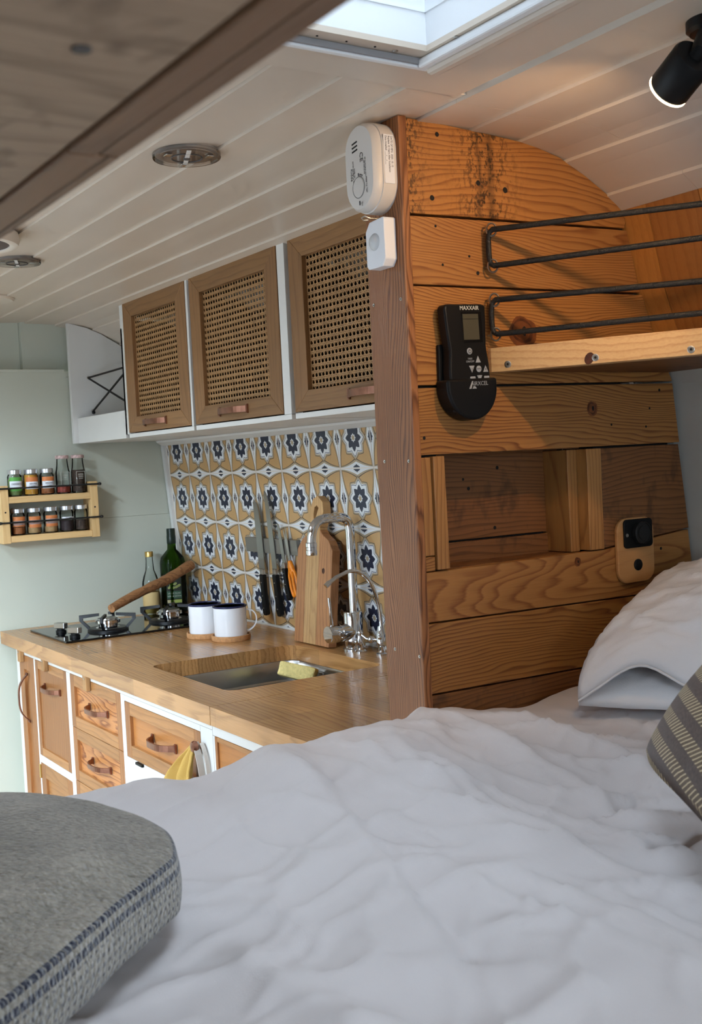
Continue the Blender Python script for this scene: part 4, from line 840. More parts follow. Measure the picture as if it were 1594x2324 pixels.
jar(1.101, z, sp6, .020, [(.020, .054, org_), (.029, .044, W_)], [('CHILLI', .0395, .0055)], 'third orange labelled jar with pale contents, middle of bottom tier', G2)
jar(1.152, z, sp4, .034, [(.038, .046, W_)], [('CLOVES', .042, .0062)], 'clear jar of dark seeds with a thin white label, bottom tier', G2)
jar(1.1985, z, sp5, .034, [], [], 'unlabelled clear jar of mixed peppercorns at the rack bottom tier end', G2)
def sbottle(x, fh, fill, lines, lab):
    y = 3.4335; z = 1.3085; t = thing('spice_bottle', lab, 'bottle', (x, y, z), 'tall spice bottles on the rack'); r = .0225
    obj('glass', MB().lathe([(r-.003, .001), (r, .004), (r, .066), (r-.003, .078), (.0175, .094), (.0165, .110)], (x, y, z), 28), M['glass'], t, 40)
    obj('spice', MB().lathe([(0, .0035), (r-.0022, .004), (r-.0022, fh), (0, fh)], (x, y, z), 24), fill, t, 40)
    obj('lid', MB().lathe([(.0185, .108), (.0205, .1085), (.0205, .117), (.019, .1185), (0, .1185)], (x, y, z), 28), mat('pink_lid', srgb(196, 166, 160), .4, var=.35, vscale=180), t, 35)
    F2 = JF(x, y-r-.0006, z)
    mb = MB().start()
    for lo, hi in (((-.014, .066, 0), (.014, .0668, .0003)), ((-.014, .028, 0), (-.0132, .066, .0003)), ((.0132, .028, 0), (.014, .066, .0003))): mb.box(lo, hi)
    obj('print_border', mb.xf(F2), M['print_white'], t)
    for s, zz, sz in lines: text(s, sz, FR((1, 0, 0), (0, 0, 1), (x, y-r-.0009, z+zz)), M['print_white'], t)
redp = mat('red_spice', srgb(150, 62, 48), .8, var=.2, vscale=200)
sbottle(1.148, .024, redp, [('PEPPER', .056, .0052), ('RED', .050, .0052), ('GROUND', .044, .0036)], 'tall clear bottle with a little red spice left')
sbottle(1.1975, .072, sp5, [('PEPPER', .057, .0052), ('MIXED', .051, .0052), ('WHOLE', .045, .0036)], 'tall clear bottle full of mixed peppercorns')

# ------------------------------------------------------------------ things fixed to the partition
# carbon monoxide alarm on the oak cap
co = thing('gas_alarm', 'white oblong carbon monoxide alarm on the oak end cap', 'alarm', (0.947, 1.353, 1.783))
def pill(hw, hh, n=12):
    out = []
    for i in range(n+1): a = math.pi*i/n; out.append((hw*math.cos(a), hh-hw+hw*math.sin(a)))
    for i in range(n+1): a = math.pi+math.pi*i/n; out.append((hw*math.cos(a), -(hh-hw)+hw*math.sin(a)))
    return out
FC = FR((0, -1, 0), (0, 0, 1), (0.9474, 1.350, 1.7835))
mb = MB().start(); lv = [(0.0395, 0.0635, 0.0), (0.040, 0.064, 0.002), (0.040, 0.064, 0.024), (0.0385, 0.0625, 0.0245), (0.0385, 0.0625, 0.026), (0.038, 0.062, 0.033), (0.034, 0.058, 0.038), (0.020, 0.044, 0.0395)]
rs = [[(x, y, h) for x, y in pill(a, b)] for a, b, h in lv]; n = len(rs[0])
mb.add(sum(rs, []), [(i*n+j, i*n+(j+1) % n, (i+1)*n+(j+1) % n, (i+1)*n+j) for i in range(len(rs)-1) for j in range(n)]+[tuple(range(n))[::-1], tuple((len(rs)-1)*n+j for j in range(n))])
obj('body', mb.xf(FC), M['plastic_white'], co, 40)
for k in range(3): obj('vent_slot', MB().start().box((-.008, -.0012, .0385), (.006, .0012, .0399), .0004).xf(FC @ Matrix.Translation((-.006, .036-.0055*k, 0)) @ Matrix.Rotation(R(8), 4, 'Z')), M['hole'], co)
obj('test_button', MB().start().lathe([(.0155, .0385), (.0155, .0402), (.014, .0404)], (0, -.028, 0), 28).lathe([(.0140, .0402), (.0132, .0412), (0, .0416)], (0, -.028, 0), 28).xf(FC), M['plastic_white'], co, 40)
obj('button_groove', MB().start().tube([(.0148*math.cos(a*math.pi/14), -.028+.0148*math.sin(a*math.pi/14), .0401) for a in range(29)], .0006, 6, False).xf(FC), M['greyink'], co)
mb = MB().start().box((-.0008, -.013, .0394), (.0008, -.008, .0401)).box((-.0008, -.053, .0394), (.0008, -.047, .0401)); obj('mark', mb.xf(FC), M['ink'], co)
FV = lambda x, y, d=.0399: FC @ Matrix.Translation((x, y, d)) @ Matrix.Rotation(R(-90), 4, 'Z')
text('CE', .0115, FV(.009, .013), M['greyink'], co); text('Kidde', .0075, FV(-.017, -.007, .0398), M['greyink'], co)
text('BATTERY POWERED CO ALARM', .0024, FV(-.0125, -.006), M['greyink'], co); text('MODEL 7CO', .0024, FV(-.0095, -.006), M['greyink'], co)
text('CO ALARM BS EN 50291', .0026, FV(.0185, -.003), M['greyink'], co); text('SEE USER GUIDE', .0026, FV(.0155, -.003), M['greyink'], co); text('PRESS TO TEST', .0034, FV(.0195, -.028), M['greyink'], co)
text('TEST', .003, FV(.006, -.052), M['greyink'], co)
obj('mark', MB().start().tube([(.010, -.013, .0399), (.004, -.010, .0399), (.004, -.016, .0399), (.010, -.013, .0399)], .0006, 6).xf(FC), M['greyink'], co)
obj('mark', MB().start().lathe([(.0035, .0385), (.0035, .0392), (0, .0393)], (-.0185, -.021, 0), 12).xf(FC), M['greyink'], co)
FS = FR((0, 0, -1), (1, 0, 0), (0.9474-.0135, 1.350-.0402, 1.7885))
obj('sticker', MB().start().box((-.034, -.0085, -.0001), (.034, .0085, .0002)).xf(FS), M['label_white'], co)
for s_, v_ in (('DATE OF MFG  2020. 10. 10', .0052), ('Replace 10 Years After Installation', .0005), ('Date Installed: ___/___/___', -.0045)): text(s_, .0044, FS @ Matrix.Translation((-.032, v_, .0003)), M['ink'], co, align='LEFT', sx=.82)
# motion sensor
ps = thing('motion_sensor', 'small white motion sensor with round lens under the alarm', 'sensor', (0.947, 1.343, 1.64))
FP = FR((0, -1, 0), (0, 0, 1), (0.9474, 1.3435, 1.6755)); s8 = [(-.0235, .020), (-.013, .033), (.0215, .035), (.0235, .033), (.0235, -.024), (.016, -.034), (-.019, -.034), (-.0235, -.029)]
o = obj('body', MB().start().prism(s8, lambda a, b, c: (a, b, c), 0, .021).xf(FP), M['sensor_white'], ps); q = o.modifiers.new('b', 'BEVEL'); q.width = .003; q.segments = 3
obj('lens', MB().start().lathe([(.0125, .0205), (.012, .022), (.009, .025), (.005, .0265), (0, .027)], (-.001, .003, 0), 24).xf(FP), mat('frosted_lens', srgb(196, 198, 200), .2), ps, 50)
tag(obj('screw_hook', MB().tube([(0.947, 1.350, 1.7135), (0.925, 1.351, 1.7135), (0.917, 1.353, 1.7165), (0.912, 1.354, 1.7135), (0.9155, 1.354, 1.7105), (0.922, 1.352, 1.711)], .0013, 8), M['zinc'], None, 50), 'small metal screw hook between the alarm and the motion sensor', 'hook')
# remote control in its wall holder
rm = thing('remote_holder', 'black wall cradle holding the fan remote on the planks', 'holder', (1.04, PY, 1.42))
FRm = FR((1, 0, 0), (0, 0, 1), (1.041, PY-.0005, 1.500)) @ Matrix.Rotation(R(2.0), 4, 'Z')
def slab(pts, d0, d1, bev, m, parent, name, F=None):
    o = obj(name, MB().start().prism(pts, lambda a, b, c: (a, b, c), d0, d1).xf(F or FRm), m, parent); q = o.modifiers.new('b', 'BEVEL'); q.width = bev; q.segments = 3; q.limit_method = 'ANGLE'; return o
cup = [(-.046, -.022)]+[(-.046*math.cos(a*math.pi/20), -.034-.048*math.sin(a*math.pi/20)) for a in range(0, 21)]+[(.046, -.022)]
slab(cup, 0, .030, .004, M['black'], rm, 'cup')
slab([(-.043, -.03), (.043, -.03), (.040, .03), (-.040, .03)], 0, .006, .002, M['black'], rm, 'back_plate')
Fcup = lambda x, y, d: FRm @ Matrix.Translation((x, y, d))
text('AIRXCEL', .0085, Fcup(.012, -.030, .0302) @ Matrix.Shear('XZ', 4, (0, 0)), M['btn'], rm, sx=.95)
slab([(-.008, -.037), (-.004, -.037), (.0005, -.026), (-.002, -.026)], .0300, .0303, .00005, M['btn'], rm, 'logo'); slab([(-.002, -.037), (.006, -.037), (.004, -.034), (.0005, -.033)], .0300, .0303, .00005, M['btn'], rm, 'logo')
rc = thing('fan_remote', 'black roof fan remote control with small screen and triangle buttons', 'remote', (1.04, PY-.01, 1.44))
slab([(-.034, -.070), (.034, -.070), (.038, -.03), (.037, 0), (.034, .025), (.036, .055), (.037, .083), (.030, .0855), (-.036, .0855), (-.0395, .080), (-.037, .045), (-.034, .02), (-.037, -.01), (-.037, -.04)], .0065, .0255, .004, M['black'], rc, 'body')
slab([(-.010, .030), (.027, .030), (.027, .074), (-.010, .074)], .0255, .0262, .0003, mat('bezel_black', srgb(8, 8, 9), .25), rc, 'screen_bezel')
slab([(-.008, .034), (.021, .034), (.021, .071), (-.008, .071)], .0262, .0265, .0001, M['lcd'], rc, 'screen'); slab([(-.008, .0635), (.021, .0635), (.021, .0641), (-.008, .0641)], .0265, .0267, .00005, M['black'], rc, 'screen_line')
text('MAXXAIR', .0085, Fcup(.006, .0795, .0257), M['print_white'], rc, sx=.95); text('FAN', .0042, Fcup(.001, .0065, .0257), M['btn'], rc); text('ON/OFF', .0042, Fcup(.001, .0025, .0257), M['btn'], rc)
def tri(x, y, s, up): slab([(x-s, y-s*up), (x+s, y-s*up), (x, y+s*1.05*up)], .0255, .0262, .0002, M['btn'], rc, 'button')
def rnd(x, y, r): obj('button', MB().start().lathe([(r, .0255), (r, .026), (r*.9, .0263), (0, .0263)], (x, y, 0), 18).xf(FRm), M['btn'], rc, 40)
rnd(.001, .0175, .0048); obj('button_mark', MB().start().tube([(.001+.0026*math.cos(R(110+a*16)), .0175+.0026*math.sin(R(110+a*16)), .0265) for a in range(20)], .0004, 5).tube([(.001, .0205, .0265), (.001, .0175, .0265)], .0004, 5).xf(FRm), M['black'], rc)
tri(.0155, .0055, .0048, 1); tri(.003, -.0085, .0050, -1); rnd(.0160, -.0085, .0048); tri(.0285, -.0085, .0048, 1); tri(.0165, -.0225, .0048, -1)
text('-', .008, Fcup(.003, -.0075, .0264), M['ink'], rc); text('+', .007, Fcup(.0285, -.0095, .0264), M['ink'], rc); text('AUTO', .0024, Fcup(.016, -.0085, .0264), M['ink'], rc)
for x in (.0035, .0295): slab(rrect(x, -.022, .0048, .0030, .0012, 3), .0255, .0262, .0001, M['btn'], rc, 'button')
# socket plate
so = thing('socket_plate', 'rounded wooden plate with black socket and plug on the planks', 'socket', (1.388, PY, 1.145))
FO = FR((1, 0, 0), (0, 0, 1), (1.3885, PY-.0003, 1.1985))
slab(rrect(0, 0, .0425, .0535, .022, 8), 0, .007, .002, M['plate_ply'], so, 'plate', FO)
slab(rrect(.0035, .0275, .0330, .0235, .007, 5), .007, .0105, .0012, M['black'], so, 'socket', FO)
obj('socket_cap', MB().start().lathe([(.0185, .010), (.0185, .017), (.017, .018), (.0165, .0165), (.012, .0165), (.0115, .018), (0, .018)], (.0075, .028, 0), 28).xf(FO), M['black_soft'], so, 40)
obj('socket_screw', MB().start().lathe([(.003, .0105), (.0027, .0115), (0, .0118)], (-.0235, .0255, 0), 12).xf(FO), M['zinc'], so, 40)
obj('plug', MB().start().lathe([(.0095, .006), (.0095, .0085), (.008, .0095), (0, .0095)], (.0025, -.0245, 0), 22).xf(FO), M['black'], so, 40)

# ------------------------------------------------------------------ bed shelf with cords
SD = Vector((0.4789, -0.8779, 0)); SA = Vector((1.0965, 1.3010, 0)); SN = Vector((-SD.y, SD.x, 0)) # SN points to the wall corner
sf = thing('bed_shelf', 'pine corner shelf over the bed with two black cord loops', 'shelf', (1.3, 1.1, 1.489))
ends = (wall_x(1.505)-SA.x)/SD.x
b0 = SA; b1 = SA+SD*(ends-.012); wth = .019
fb = MB().prism([(b0.x, b0.y), (b1.x, b1.y), (b1.x+SN.x*wth, b1.y+SN.y*wth), (b0.x+.03, 1.3085), (b0.x, 1.3085)], lambda a, b, c: (a, b, c), 1.4885, 1.5245)
mb = MB().start(); Ff = Matrix.Translation((b0+b1)/2) @ Matrix.Rotation(math.atan2(SD.y, SD.x)-math.pi/2, 4, 'Z')
o = obj('front_board', fb, wood('front_board_pine', srgb(214, 174, 122), srgb(178, 126, 78), 'Y', 'Z', 110, 1.4, 4.0, .45, .55), sf); q = o.modifiers.new('b', 'BEVEL'); q.width = .001; q.segments = 2
obj('deck', MB().prism([(b0.x+.022, 1.3085), (wall_x(1.5)-.001, 1.3085), (wall_x(1.5)-.001, b1.y+.03)], lambda a, b, c: (a, b, c), 1.4895, 1.503), M['pine_dark'], sf)
for t_, z_ in ((.026, 1.4985), (.158, 1.497), (.291, 1.4965), (.43, 1.497), (.60, 1.497)): screw(SA+SD*t_+Vector((0, 0, z_))-SN*.0003, -SN, .0052, sf)
kq = Vector((0, 0, 1)).rotation_difference(-SN).to_matrix() @ Matrix.Diagonal((1.2, .9, 1))
obj('knot', MB().lathe([(.0075, -.0005), (.0075, .0002), (.004, .0004), (0, .0003)], SA+SD*.149+Vector((0, 0, 1.4965)), 14, M=kq), M['knot'], sf)
Lc = ends-.03
for zt, zb in ((1.6975, 1.6445), (1.5945, 1.5440)):
    A = SA-SN*.0+Vector((.002, -.008, 0))
    def pp(t, z_): return A+SD*t+Vector((0, 0, z_))
    loop = [pp(Lc, zt-.014), pp(Lc*.5, zt-.010), pp(.02, zt-.0005), pp(.004, zt), pp(-.002, zt-.004), pp(-.0035, zt-.016), pp(-.0035, zb+.016), pp(-.002, zb+.004), pp(.004, zb), pp(.02, zb), pp(Lc*.5, zb+.0), pp(Lc, zb-.002)]
    obj('cord', MB().tube(loop, .0042, 12), M['cord'], sf, 60)
    for z_ in (zt, zb):
        c = pp(.002, z_); obj('screw_eye', MB().tube([c+Vector((.0085*math.cos(a*math.pi/8)*.7, -.0085*math.cos(a*math.pi/8)*.5, .0095*math.sin(a*math.pi/8))) for a in range(17)], .0015, 6, False).tube([c+Vector((0, .004, 0)), (c.x, PY+.004, c.z)], .0013, 6), M['zinc'], sf, 60)
        e = pp(Lc, z_-.008); obj('screw_eye', MB().tube([e+Vector((.006*math.cos(a*math.pi/8), 0, .0065*math.sin(a*math.pi/8))) for a in range(17)], .0012, 6, False).tube([e, (wall_x(e.z)+.002, e.y, e.z)], .0013, 6), M['zinc'], sf, 60)

# ------------------------------------------------------------------ spot lamp over the bed
LP = Vector((1.030, 0.890, 1.772)); LD = Vector((0.13, 0.88, -0.45)).normalized()
sl = thing('spot_lamp', 'black cylindrical spot lamp lit over the bed corner', 'lamp', tuple(LP-LD*.07+Vector((0, 0, .03))))
QL = Vector((0, 0, 1)).rotation_difference(-LD).to_matrix()
obj('head', MB().lathe([(.0235, .0), (.0245, .002), (.0245, .046), (.0225, .050), (0, .050)], LP, 32, M=QL).lathe([(.0235, .0), (.0215, .001), (.0205, .012), (0, .012)], LP, 32, M=QL), M['black'], sl, 40)
obj('lens', MB().lathe([(.0243, .0), (.0243, -.0022), (.021, -.0030), (.020, .004)], LP, 32, M=QL), mat('lamp_rim', srgb(255, 226, 180), .4, emit=(1.0, 0.72, 0.40, 1), estr=9), sl, 40)
top = LP-LD*.050; cx = Vector((1.075, 0.862, ceil_z(1.075)-.004))
obj('arm', MB().tube([top+LD*.006, top-LD*.006, (top+cx)/2+Vector((0, 0, .004)), cx], .0085, 14), M['black'], sl, 50)
obj('mount', MB().lathe([(.030, .0), (.030, -.010), (.026, -.014), (0, -.014)], (cx.x, cx.y, cx.z+.003), 28), M['black'], sl, 40)
lt = bpy.data.lights.new('spot_bulb', 'SPOT'); lt.energy = 4.2; lt.color = (1.0, 0.62, 0.30); lt.shadow_soft_size = .011; lt.spot_size = R(122); lt.spot_blend = 0.7
lo = bpy.data.objects.new('spot_bulb', lt); COL.objects.link(lo); lo.location = LP+LD*.004; lo.rotation_euler = LD.to_track_quat('-Z', 'Y').to_euler()

# ------------------------------------------------------------------ ceiling fittings
def puck(cx, cy, lab):
    zc = ceil_z(cx)-.0005; t = thing('ceiling_light', lab, 'light', (cx, cy, zc), 'round clear ceiling lights'); r = .052; D = Matrix.Rotation(math.pi, 3, 'X')
    obj('base', MB().lathe([(r*.93, 0), (r*.93, .006), (0, .006)], (cx, cy, zc), 40, M=D), mat('light_base', srgb(176, 168, 160), .5), t, 40)
    obj('diffuser', MB().lathe([(r, .003), (r, .0100), (r*.985, .011), (r*.90, .011), (r*.88, .010), (r*.86, .010), (0, .010)], (cx, cy, zc), 48, M=D), M['lens'], t, 30)
    obj('reflector', MB().lathe([(r*.80, .0062), (r*.80, .0072), (r*.62, .0075), (0, .0075)], (cx, cy, zc), 40, M=D), mat('reflector_grey', srgb(196, 186, 176), .5), t, 40)
    obj('inner_ring', MB().tube([(cx+r*.45*math.cos(a*math.pi/16), cy+r*.45*math.sin(a*math.pi/16), zc-.0104) for a in range(33)], .0010, 6, False), M['greyink'], t, 50)
    obj('strip', MB().start().box((-.0035, -r*.86, -.0112), (.0035, r*.86, -.0106)).xf(Matrix.Translation((cx, cy, zc)) @ Matrix.Rotation(R(-20), 4, 'Z')), M['white'], t)
    obj('centre_boss', MB().lathe([(.0055, .0105), (.005, .0125), (0, .0128)], (cx, cy, zc), 14, M=D), M['greyink'], t, 40)
    for k in range(3):
        a = R(75+120*k); p = (cx+r*.70*math.cos(a), cy+r*.70*math.sin(a)); obj('clip', MB().box((p[0]-.005, p[1]-.006, zc-.0125), (p[0]+.005, p[1]+.006, zc-.0106), .0006), M['chrome'], t)
puck(0.756, 1.592, 'round clear ceiling light between the skylight and the first cane cabinet door')
puck(0.768, 2.520, 'round clear ceiling light further along the boards, cut by the photo edge')
z_ = ceil_z(.85); vt = obj('ceiling_disc', MB().lathe([(.075, 0), (.075, .004), (.070, .009), (.04, .011), (0, .011)], (0.850, 3.085, z_-.0008), 40, M=Matrix.Rotation(math.pi, 3, 'X')), M['cream'], None, 40); tag(vt, 'plain cream disc cover on the ceiling near the bulkhead', 'vent cover')
rl = thing('ceiling_lamp', 'round cream rimmed lamp with dark red inside, half hidden by the locker', 'lamp', (0.60, 2.27, 1.85)); D = Matrix.Rotation(math.pi, 3, 'X'); zc = ceil_z(.6)-.005
obj('rim', MB().lathe([(.105, 0), (.108, .012), (.104, .024), (.096, .026), (.088, .024), (.086, .010)], (0.588, 2.27, zc), 48, M=D), M['cream'], rl, 40)
obj('inner_dish', MB().lathe([(.0865, .022), (.06, .012), (0, .010)], (0.588, 2.27, zc), 48, M=D), M['red_lamp'], rl, 40)

# ------------------------------------------------------------------ overhead locker on the near side
lk = thing('overhead_locker', 'wooden overhead locker close to the camera, seen from below', 'locker', (-0.06, 0.4, 1.5))
LZ = 1.500; LY1 = 1.24
obj('bottom_panel', MB().box((XL+.002, -0.8, LZ+.001), (0.1590, LY1, LZ+.013)), M['ply'], lk)
obj('edge_strip', MB().box((0.1605, -0.8, LZ-.001), (0.1725, 0.4485, LZ+.02), .0008), M['locker_edge'], lk)
obj('edge_strip', MB().box((0.1605, 0.4500, LZ-.001), (0.1770, LY1, LZ+.02), .0008), M['locker_edge'], lk)
obj('front_panel', MB().box((0.1735, -0.8, LZ-.0005), (0.1835, 0.4485, 1.845), .001).box((0.1785, .45, LZ-.0005), (0.1835, LY1, 1.845), .001), M['locker_edge'], lk)
obj('end_panel', MB().box((XL+.002, LY1+.001, LZ), (0.182, LY1+.012, 1.845)), M['ply'], lk)
obj('screw_hole', MB().lathe([(.0032, 0), (.0032, .0008), (0, .001)], (0.1285, 0.342, LZ+.0008), 12, M=D), M['greyink'], lk)

# ------------------------------------------------------------------ bed
bd = thing('bed', 'raised platform bed and mattress under the white sheet', 'bed', (0.55, 0.2, 0))
obj('platform', MB().box((XL+.01, -0.82, 0.62), (1.50, 1.285, 0.66)), M['shelf_pine'], bd)
for x in (XL+.03, 0.90): obj('leg', MB().box((x, 1.22, 0), (x+.05, 1.27, 0.62)), M['shelf_pine'], bd)
obj('mattress', MB().box((XL+.02, -0.80, 0.661), (1.465, 1.275, 0.90), .03), M['pillowcase'], bd)
CRE = [([(0.685, 1.357), (0.657, 1.211), (0.624, 1.035), (0.582, 0.88), (0.537, 0.756)], .055, .013), ([(0.713, 1.241), (0.639, 1.022), (0.575, 0.827), (0.544, 0.695)], .035, -.009),
 ([(0.886, 1.333), (0.785, 1.146), (0.723, 0.967), (0.709, 0.817)], .05, .011), ([(0.784, 1.069), (0.755, 0.939), (0.75, 0.831), (0.746, 0.738), (0.763, 0.654)], .014, .006),
 ([(0.949, 1.271), (0.91, 1.084), (0.891, 0.946), (0.858, 0.846), (0.912, 0.779)], .013, .007), ([(0.843, 0.86), (0.857, 0.851), (0.9, 0.86)], .007, -.008),
 ([(0.81, 0.754), (0.838, 0.746), (0.88, 0.752)], .008, -.009), ([(0.814, 0.792), (0.807, 0.751), (0.816, 0.716)], .010, .006), ([(0.559, 0.854), (0.594, 0.861), (0.626, 0.849)], .008, .004),
 ([(0.577, 0.724), (0.611, 0.719), (0.648, 0.7)], .010, .004), ([(0.965, 1.292), (0.881, 1.202), (0.854, 1.137)], .012, .005), ([(0.624, 1.216), (0.63, 1.162), (0.644, 1.125)], .015, .003),
 ([(0.738, 1.063), (0.744, 1.012), (0.738, 0.964)], .008, .004), ([(0.394, 0.807), (0.39, 0.696), (0.393, 0.642)], .03, .006), ([(0.47, 0.581), (0.516, 0.587), (0.573, 0.602)], .02, .006),
 ([(0.438, 0.711), (0.512, 0.7), (0.56, 0.651)], .05, .005), ([(1.032, 1.226), (0.994, 1.093), (1.009, 0.991), (0.951, 0.869)], .03, .011)]
EDGE = [(-0.3, .985), (0.35, .996), (0.41, 1.000), (0.50, 1.0), (0.56, .989), (0.61, .994), (0.66, 1.004), (0.70, 1.006), (0.78, 1.012), (0.86, 1.005), (0.93, 1.012), (0.97, 1.003), (1.06, .988), (1.13, .980), (1.24, .995), (1.5, 1.0)]
def seg_d(px, py, a, b):
    vx, vy = b[0]-a[0], b[1]-a[1]; L2 = vx*vx+vy*vy; t = max(0, min(1, ((px-a[0])*vx+(py-a[1])*vy)/L2))
    return math.hypot(px-a[0]-vx*t, py-a[1]-vy*t)
def sheet_z(x, y):
    e = interp(EDGE, x); k = max(0.0, min(1.0, (y-0.75)/0.5)); z = lerp(.972, e, k*k*(3-2*k)); fade = 1.0 if y < 1.15 else max(0.0, (1.3-y)/.15)
    q = Vector((x+y*.45, y-x*.5, 0)); wv = noise.noise_vector(q*3.0); jit = 1+.5*noise.noise(q*9)
    for pl, wd, am in CRE:
        d = min(seg_d(x, y, a, b) for a, b in zip(pl, pl[1:]))*jit
        if d < 3.2*wd:
            z += fade*(2.0 if wd > .02 else 1.5)*am*(math.exp(-(d/wd)**2)*.55+.45*math.exp(-abs(d)/(wd*.55)))
    z += fade*.010*noise.noise(Vector((q.x*5.0+wv.x, q.y*2.2+wv.y, 3.1)))
    rdg = 1-abs(noise.noise(Vector((q.x*9+wv.x*1.5, q.y*4+wv.y*1.5, 7.7)))); z += fade*.007*(rdg**7)
    rdg = 1-abs(noise.noise(Vector((q.x*6-q.y*9+wv.y*2, q.y*13+q.x*4+wv.x*2, 1.7)))); z += fade*.0045*(rdg**9)
    rdg = 1-abs(noise.noise(Vector((q.x*22+wv.x*3, q.y*12+wv.y*3, 4.4)))); z += .0016*(rdg**6)
    return z
def far_edge(x): return interp([(.88, 1.288), (.945, 1.3020)], x)
mb = MB(); xs = [XL+.006+i*.0066 for i in range(272)]; nx = len(xs); rows = []
nyy = 250
for j in range(nyy): rows.append(('top', j/(nyy-1)))
for j in range(1, 11): rows.append(('round', j/10))
rows.append(('hang', .15)); rows.append(('hang', .5)); rows.append(('hang', 1.0))
vs = []
for kind, t in rows:
    for x in xs:
        ye = far_edge(x); rd = interp([(.87, .035), (.95, .004)], x)
        if kind == 'top': t2 = t**0.75; y = lerp(-0.80, ye-rd, t2); vs.append((x, y, sheet_z(x, y)))
        else:
            zt = sheet_z(x, ye-rd); h_ = rd
            if kind == 'round': a = t*math.pi/2; vs.append((x, ye-rd+rd*math.sin(a), zt-h_*(1-math.cos(a))))
            else: vs.append((x, ye+.004*math.sin(x*40)*t*(x < .93), zt-h_-t*.25))
nr = len(rows)
mb.add(vs, [(j*nx+i, j*nx+i+1, (j+1)*nx+i+1, (j+1)*nx+i) for j in range(nr-1) for i in range(nx-1)])
tag(obj('duvet', mb, M['sheet'], None, 180), 'rumpled white linen duvet spread over the whole bed', 'duvet')

# pillow in an open ended case, propped in the corner
A = Vector((1.128, 1.178, 1.001)); E1 = Vector((0.50, -0.85, 0.02)).normalized(); E2 = Vector((0.62, 0.42, 0.62)).normalized(); NN = E1.cross(E2).normalized()
if NN.z < 0: NN = -NN
NN2 = Vector((-0.45, -0.30, 0.84))
def pedge(t): return Vector((1.128+.30*t**1.25, 1.178+.07*t**.8, 1.001+.172*t**.64))
def pil(s, t, side):
    # s along the open end, t from the mouth to the closed end
    L_ = .50; edge = max(0.0, 1-abs(2*s-1)**3.0)**.75; prof = min(1.0, .10+2.2*t)*max(0.0, 1-max(0, (t-.6)/.4)**2.6)**.6
    th = .060*edge*prof; p = pedge(t)+E1*(s*L_); d = s*L_
    lip = (.046*math.exp(-((d-.088)/.062)**2)+.012*edge)*max(0, 1-t*2.2)**1.5
    if side > 0: p += NN*(th*1.1)+Vector((0, 0, lip*(1-.0*t)))
    else: p -= NN*(th*.5)
    p += NN*(.005*noise.noise(Vector((s*8, t*7, 4.2+side)))+.006*(1-abs(noise.noise(Vector((s*7+t*6, t*8-s*5, 2.2)))))**6+.004*(1-abs(noise.noise(Vector((s*16-t*4, t*12+s*3, 8.2)))))**6)*min(1, t*4+.2)
    z_min = sheet_z(min(p.x, 1.46), p.y)-.004
    if p.z < z_min: p.z = z_min
    xw = wall_x(min(p.z, 1.6))-.004
    if p.x > xw: p.x = xw
    if p.y > PY-.021: p.y = PY-.021
    return p
ns, nt_ = 60, 50
pw = thing('pillow', 'white cotton pillow with open flap propped in the bed corner', 'pillow', (1.3, 1.0, 1.0))
mb = MB()
for side in (1, -1):
    vs = [pil(i/ns, j/nt_, side) for j in range(nt_+1) for i in range(ns+1)]
    mb.add(vs, [(j*(ns+1)+i, j*(ns+1)+i+1, (j+1)*(ns+1)+i+1, (j+1)*(ns+1)+i) for j in range(nt_) for i in range(ns)])
o = obj('pillowcase', mb, M['pillowcase'], pw, 180); q = o.modifiers.new('w', 'WELD'); q.merge_threshold = .0008; q = o.modifiers.new('s', 'SOLIDIFY'); q.thickness = .0018; q.offset = -1
# tucked inner flap seen in the mouth
mb = MB(); vs = []
for i in range(41):
    s = .10+.80*i/40
    for j in range(7):
        t = j/6; p = pil(s, .03+.05*t, 1); p += Vector((.0, .0, -.006-.030*t*math.sin(math.pi*(s-.1)/.8)))+E2*.012*t; vs.append(p)
mb.add(vs, [(i*7+j, i*7+j+1, (i+1)*7+j+1, (i+1)*7+j) for i in range(40) for j in range(6)])
o = obj('inner_flap', mb, M['pillowcase'], pw, 180); q = o.modifiers.new('s', 'SOLIDIFY'); q.thickness = .0015
obj('hem', MB().tube([pil(i/40, .0, 1)+NN*.0008 for i in range(41)], .0018, 6), M['pillowcase'], pw, 60)

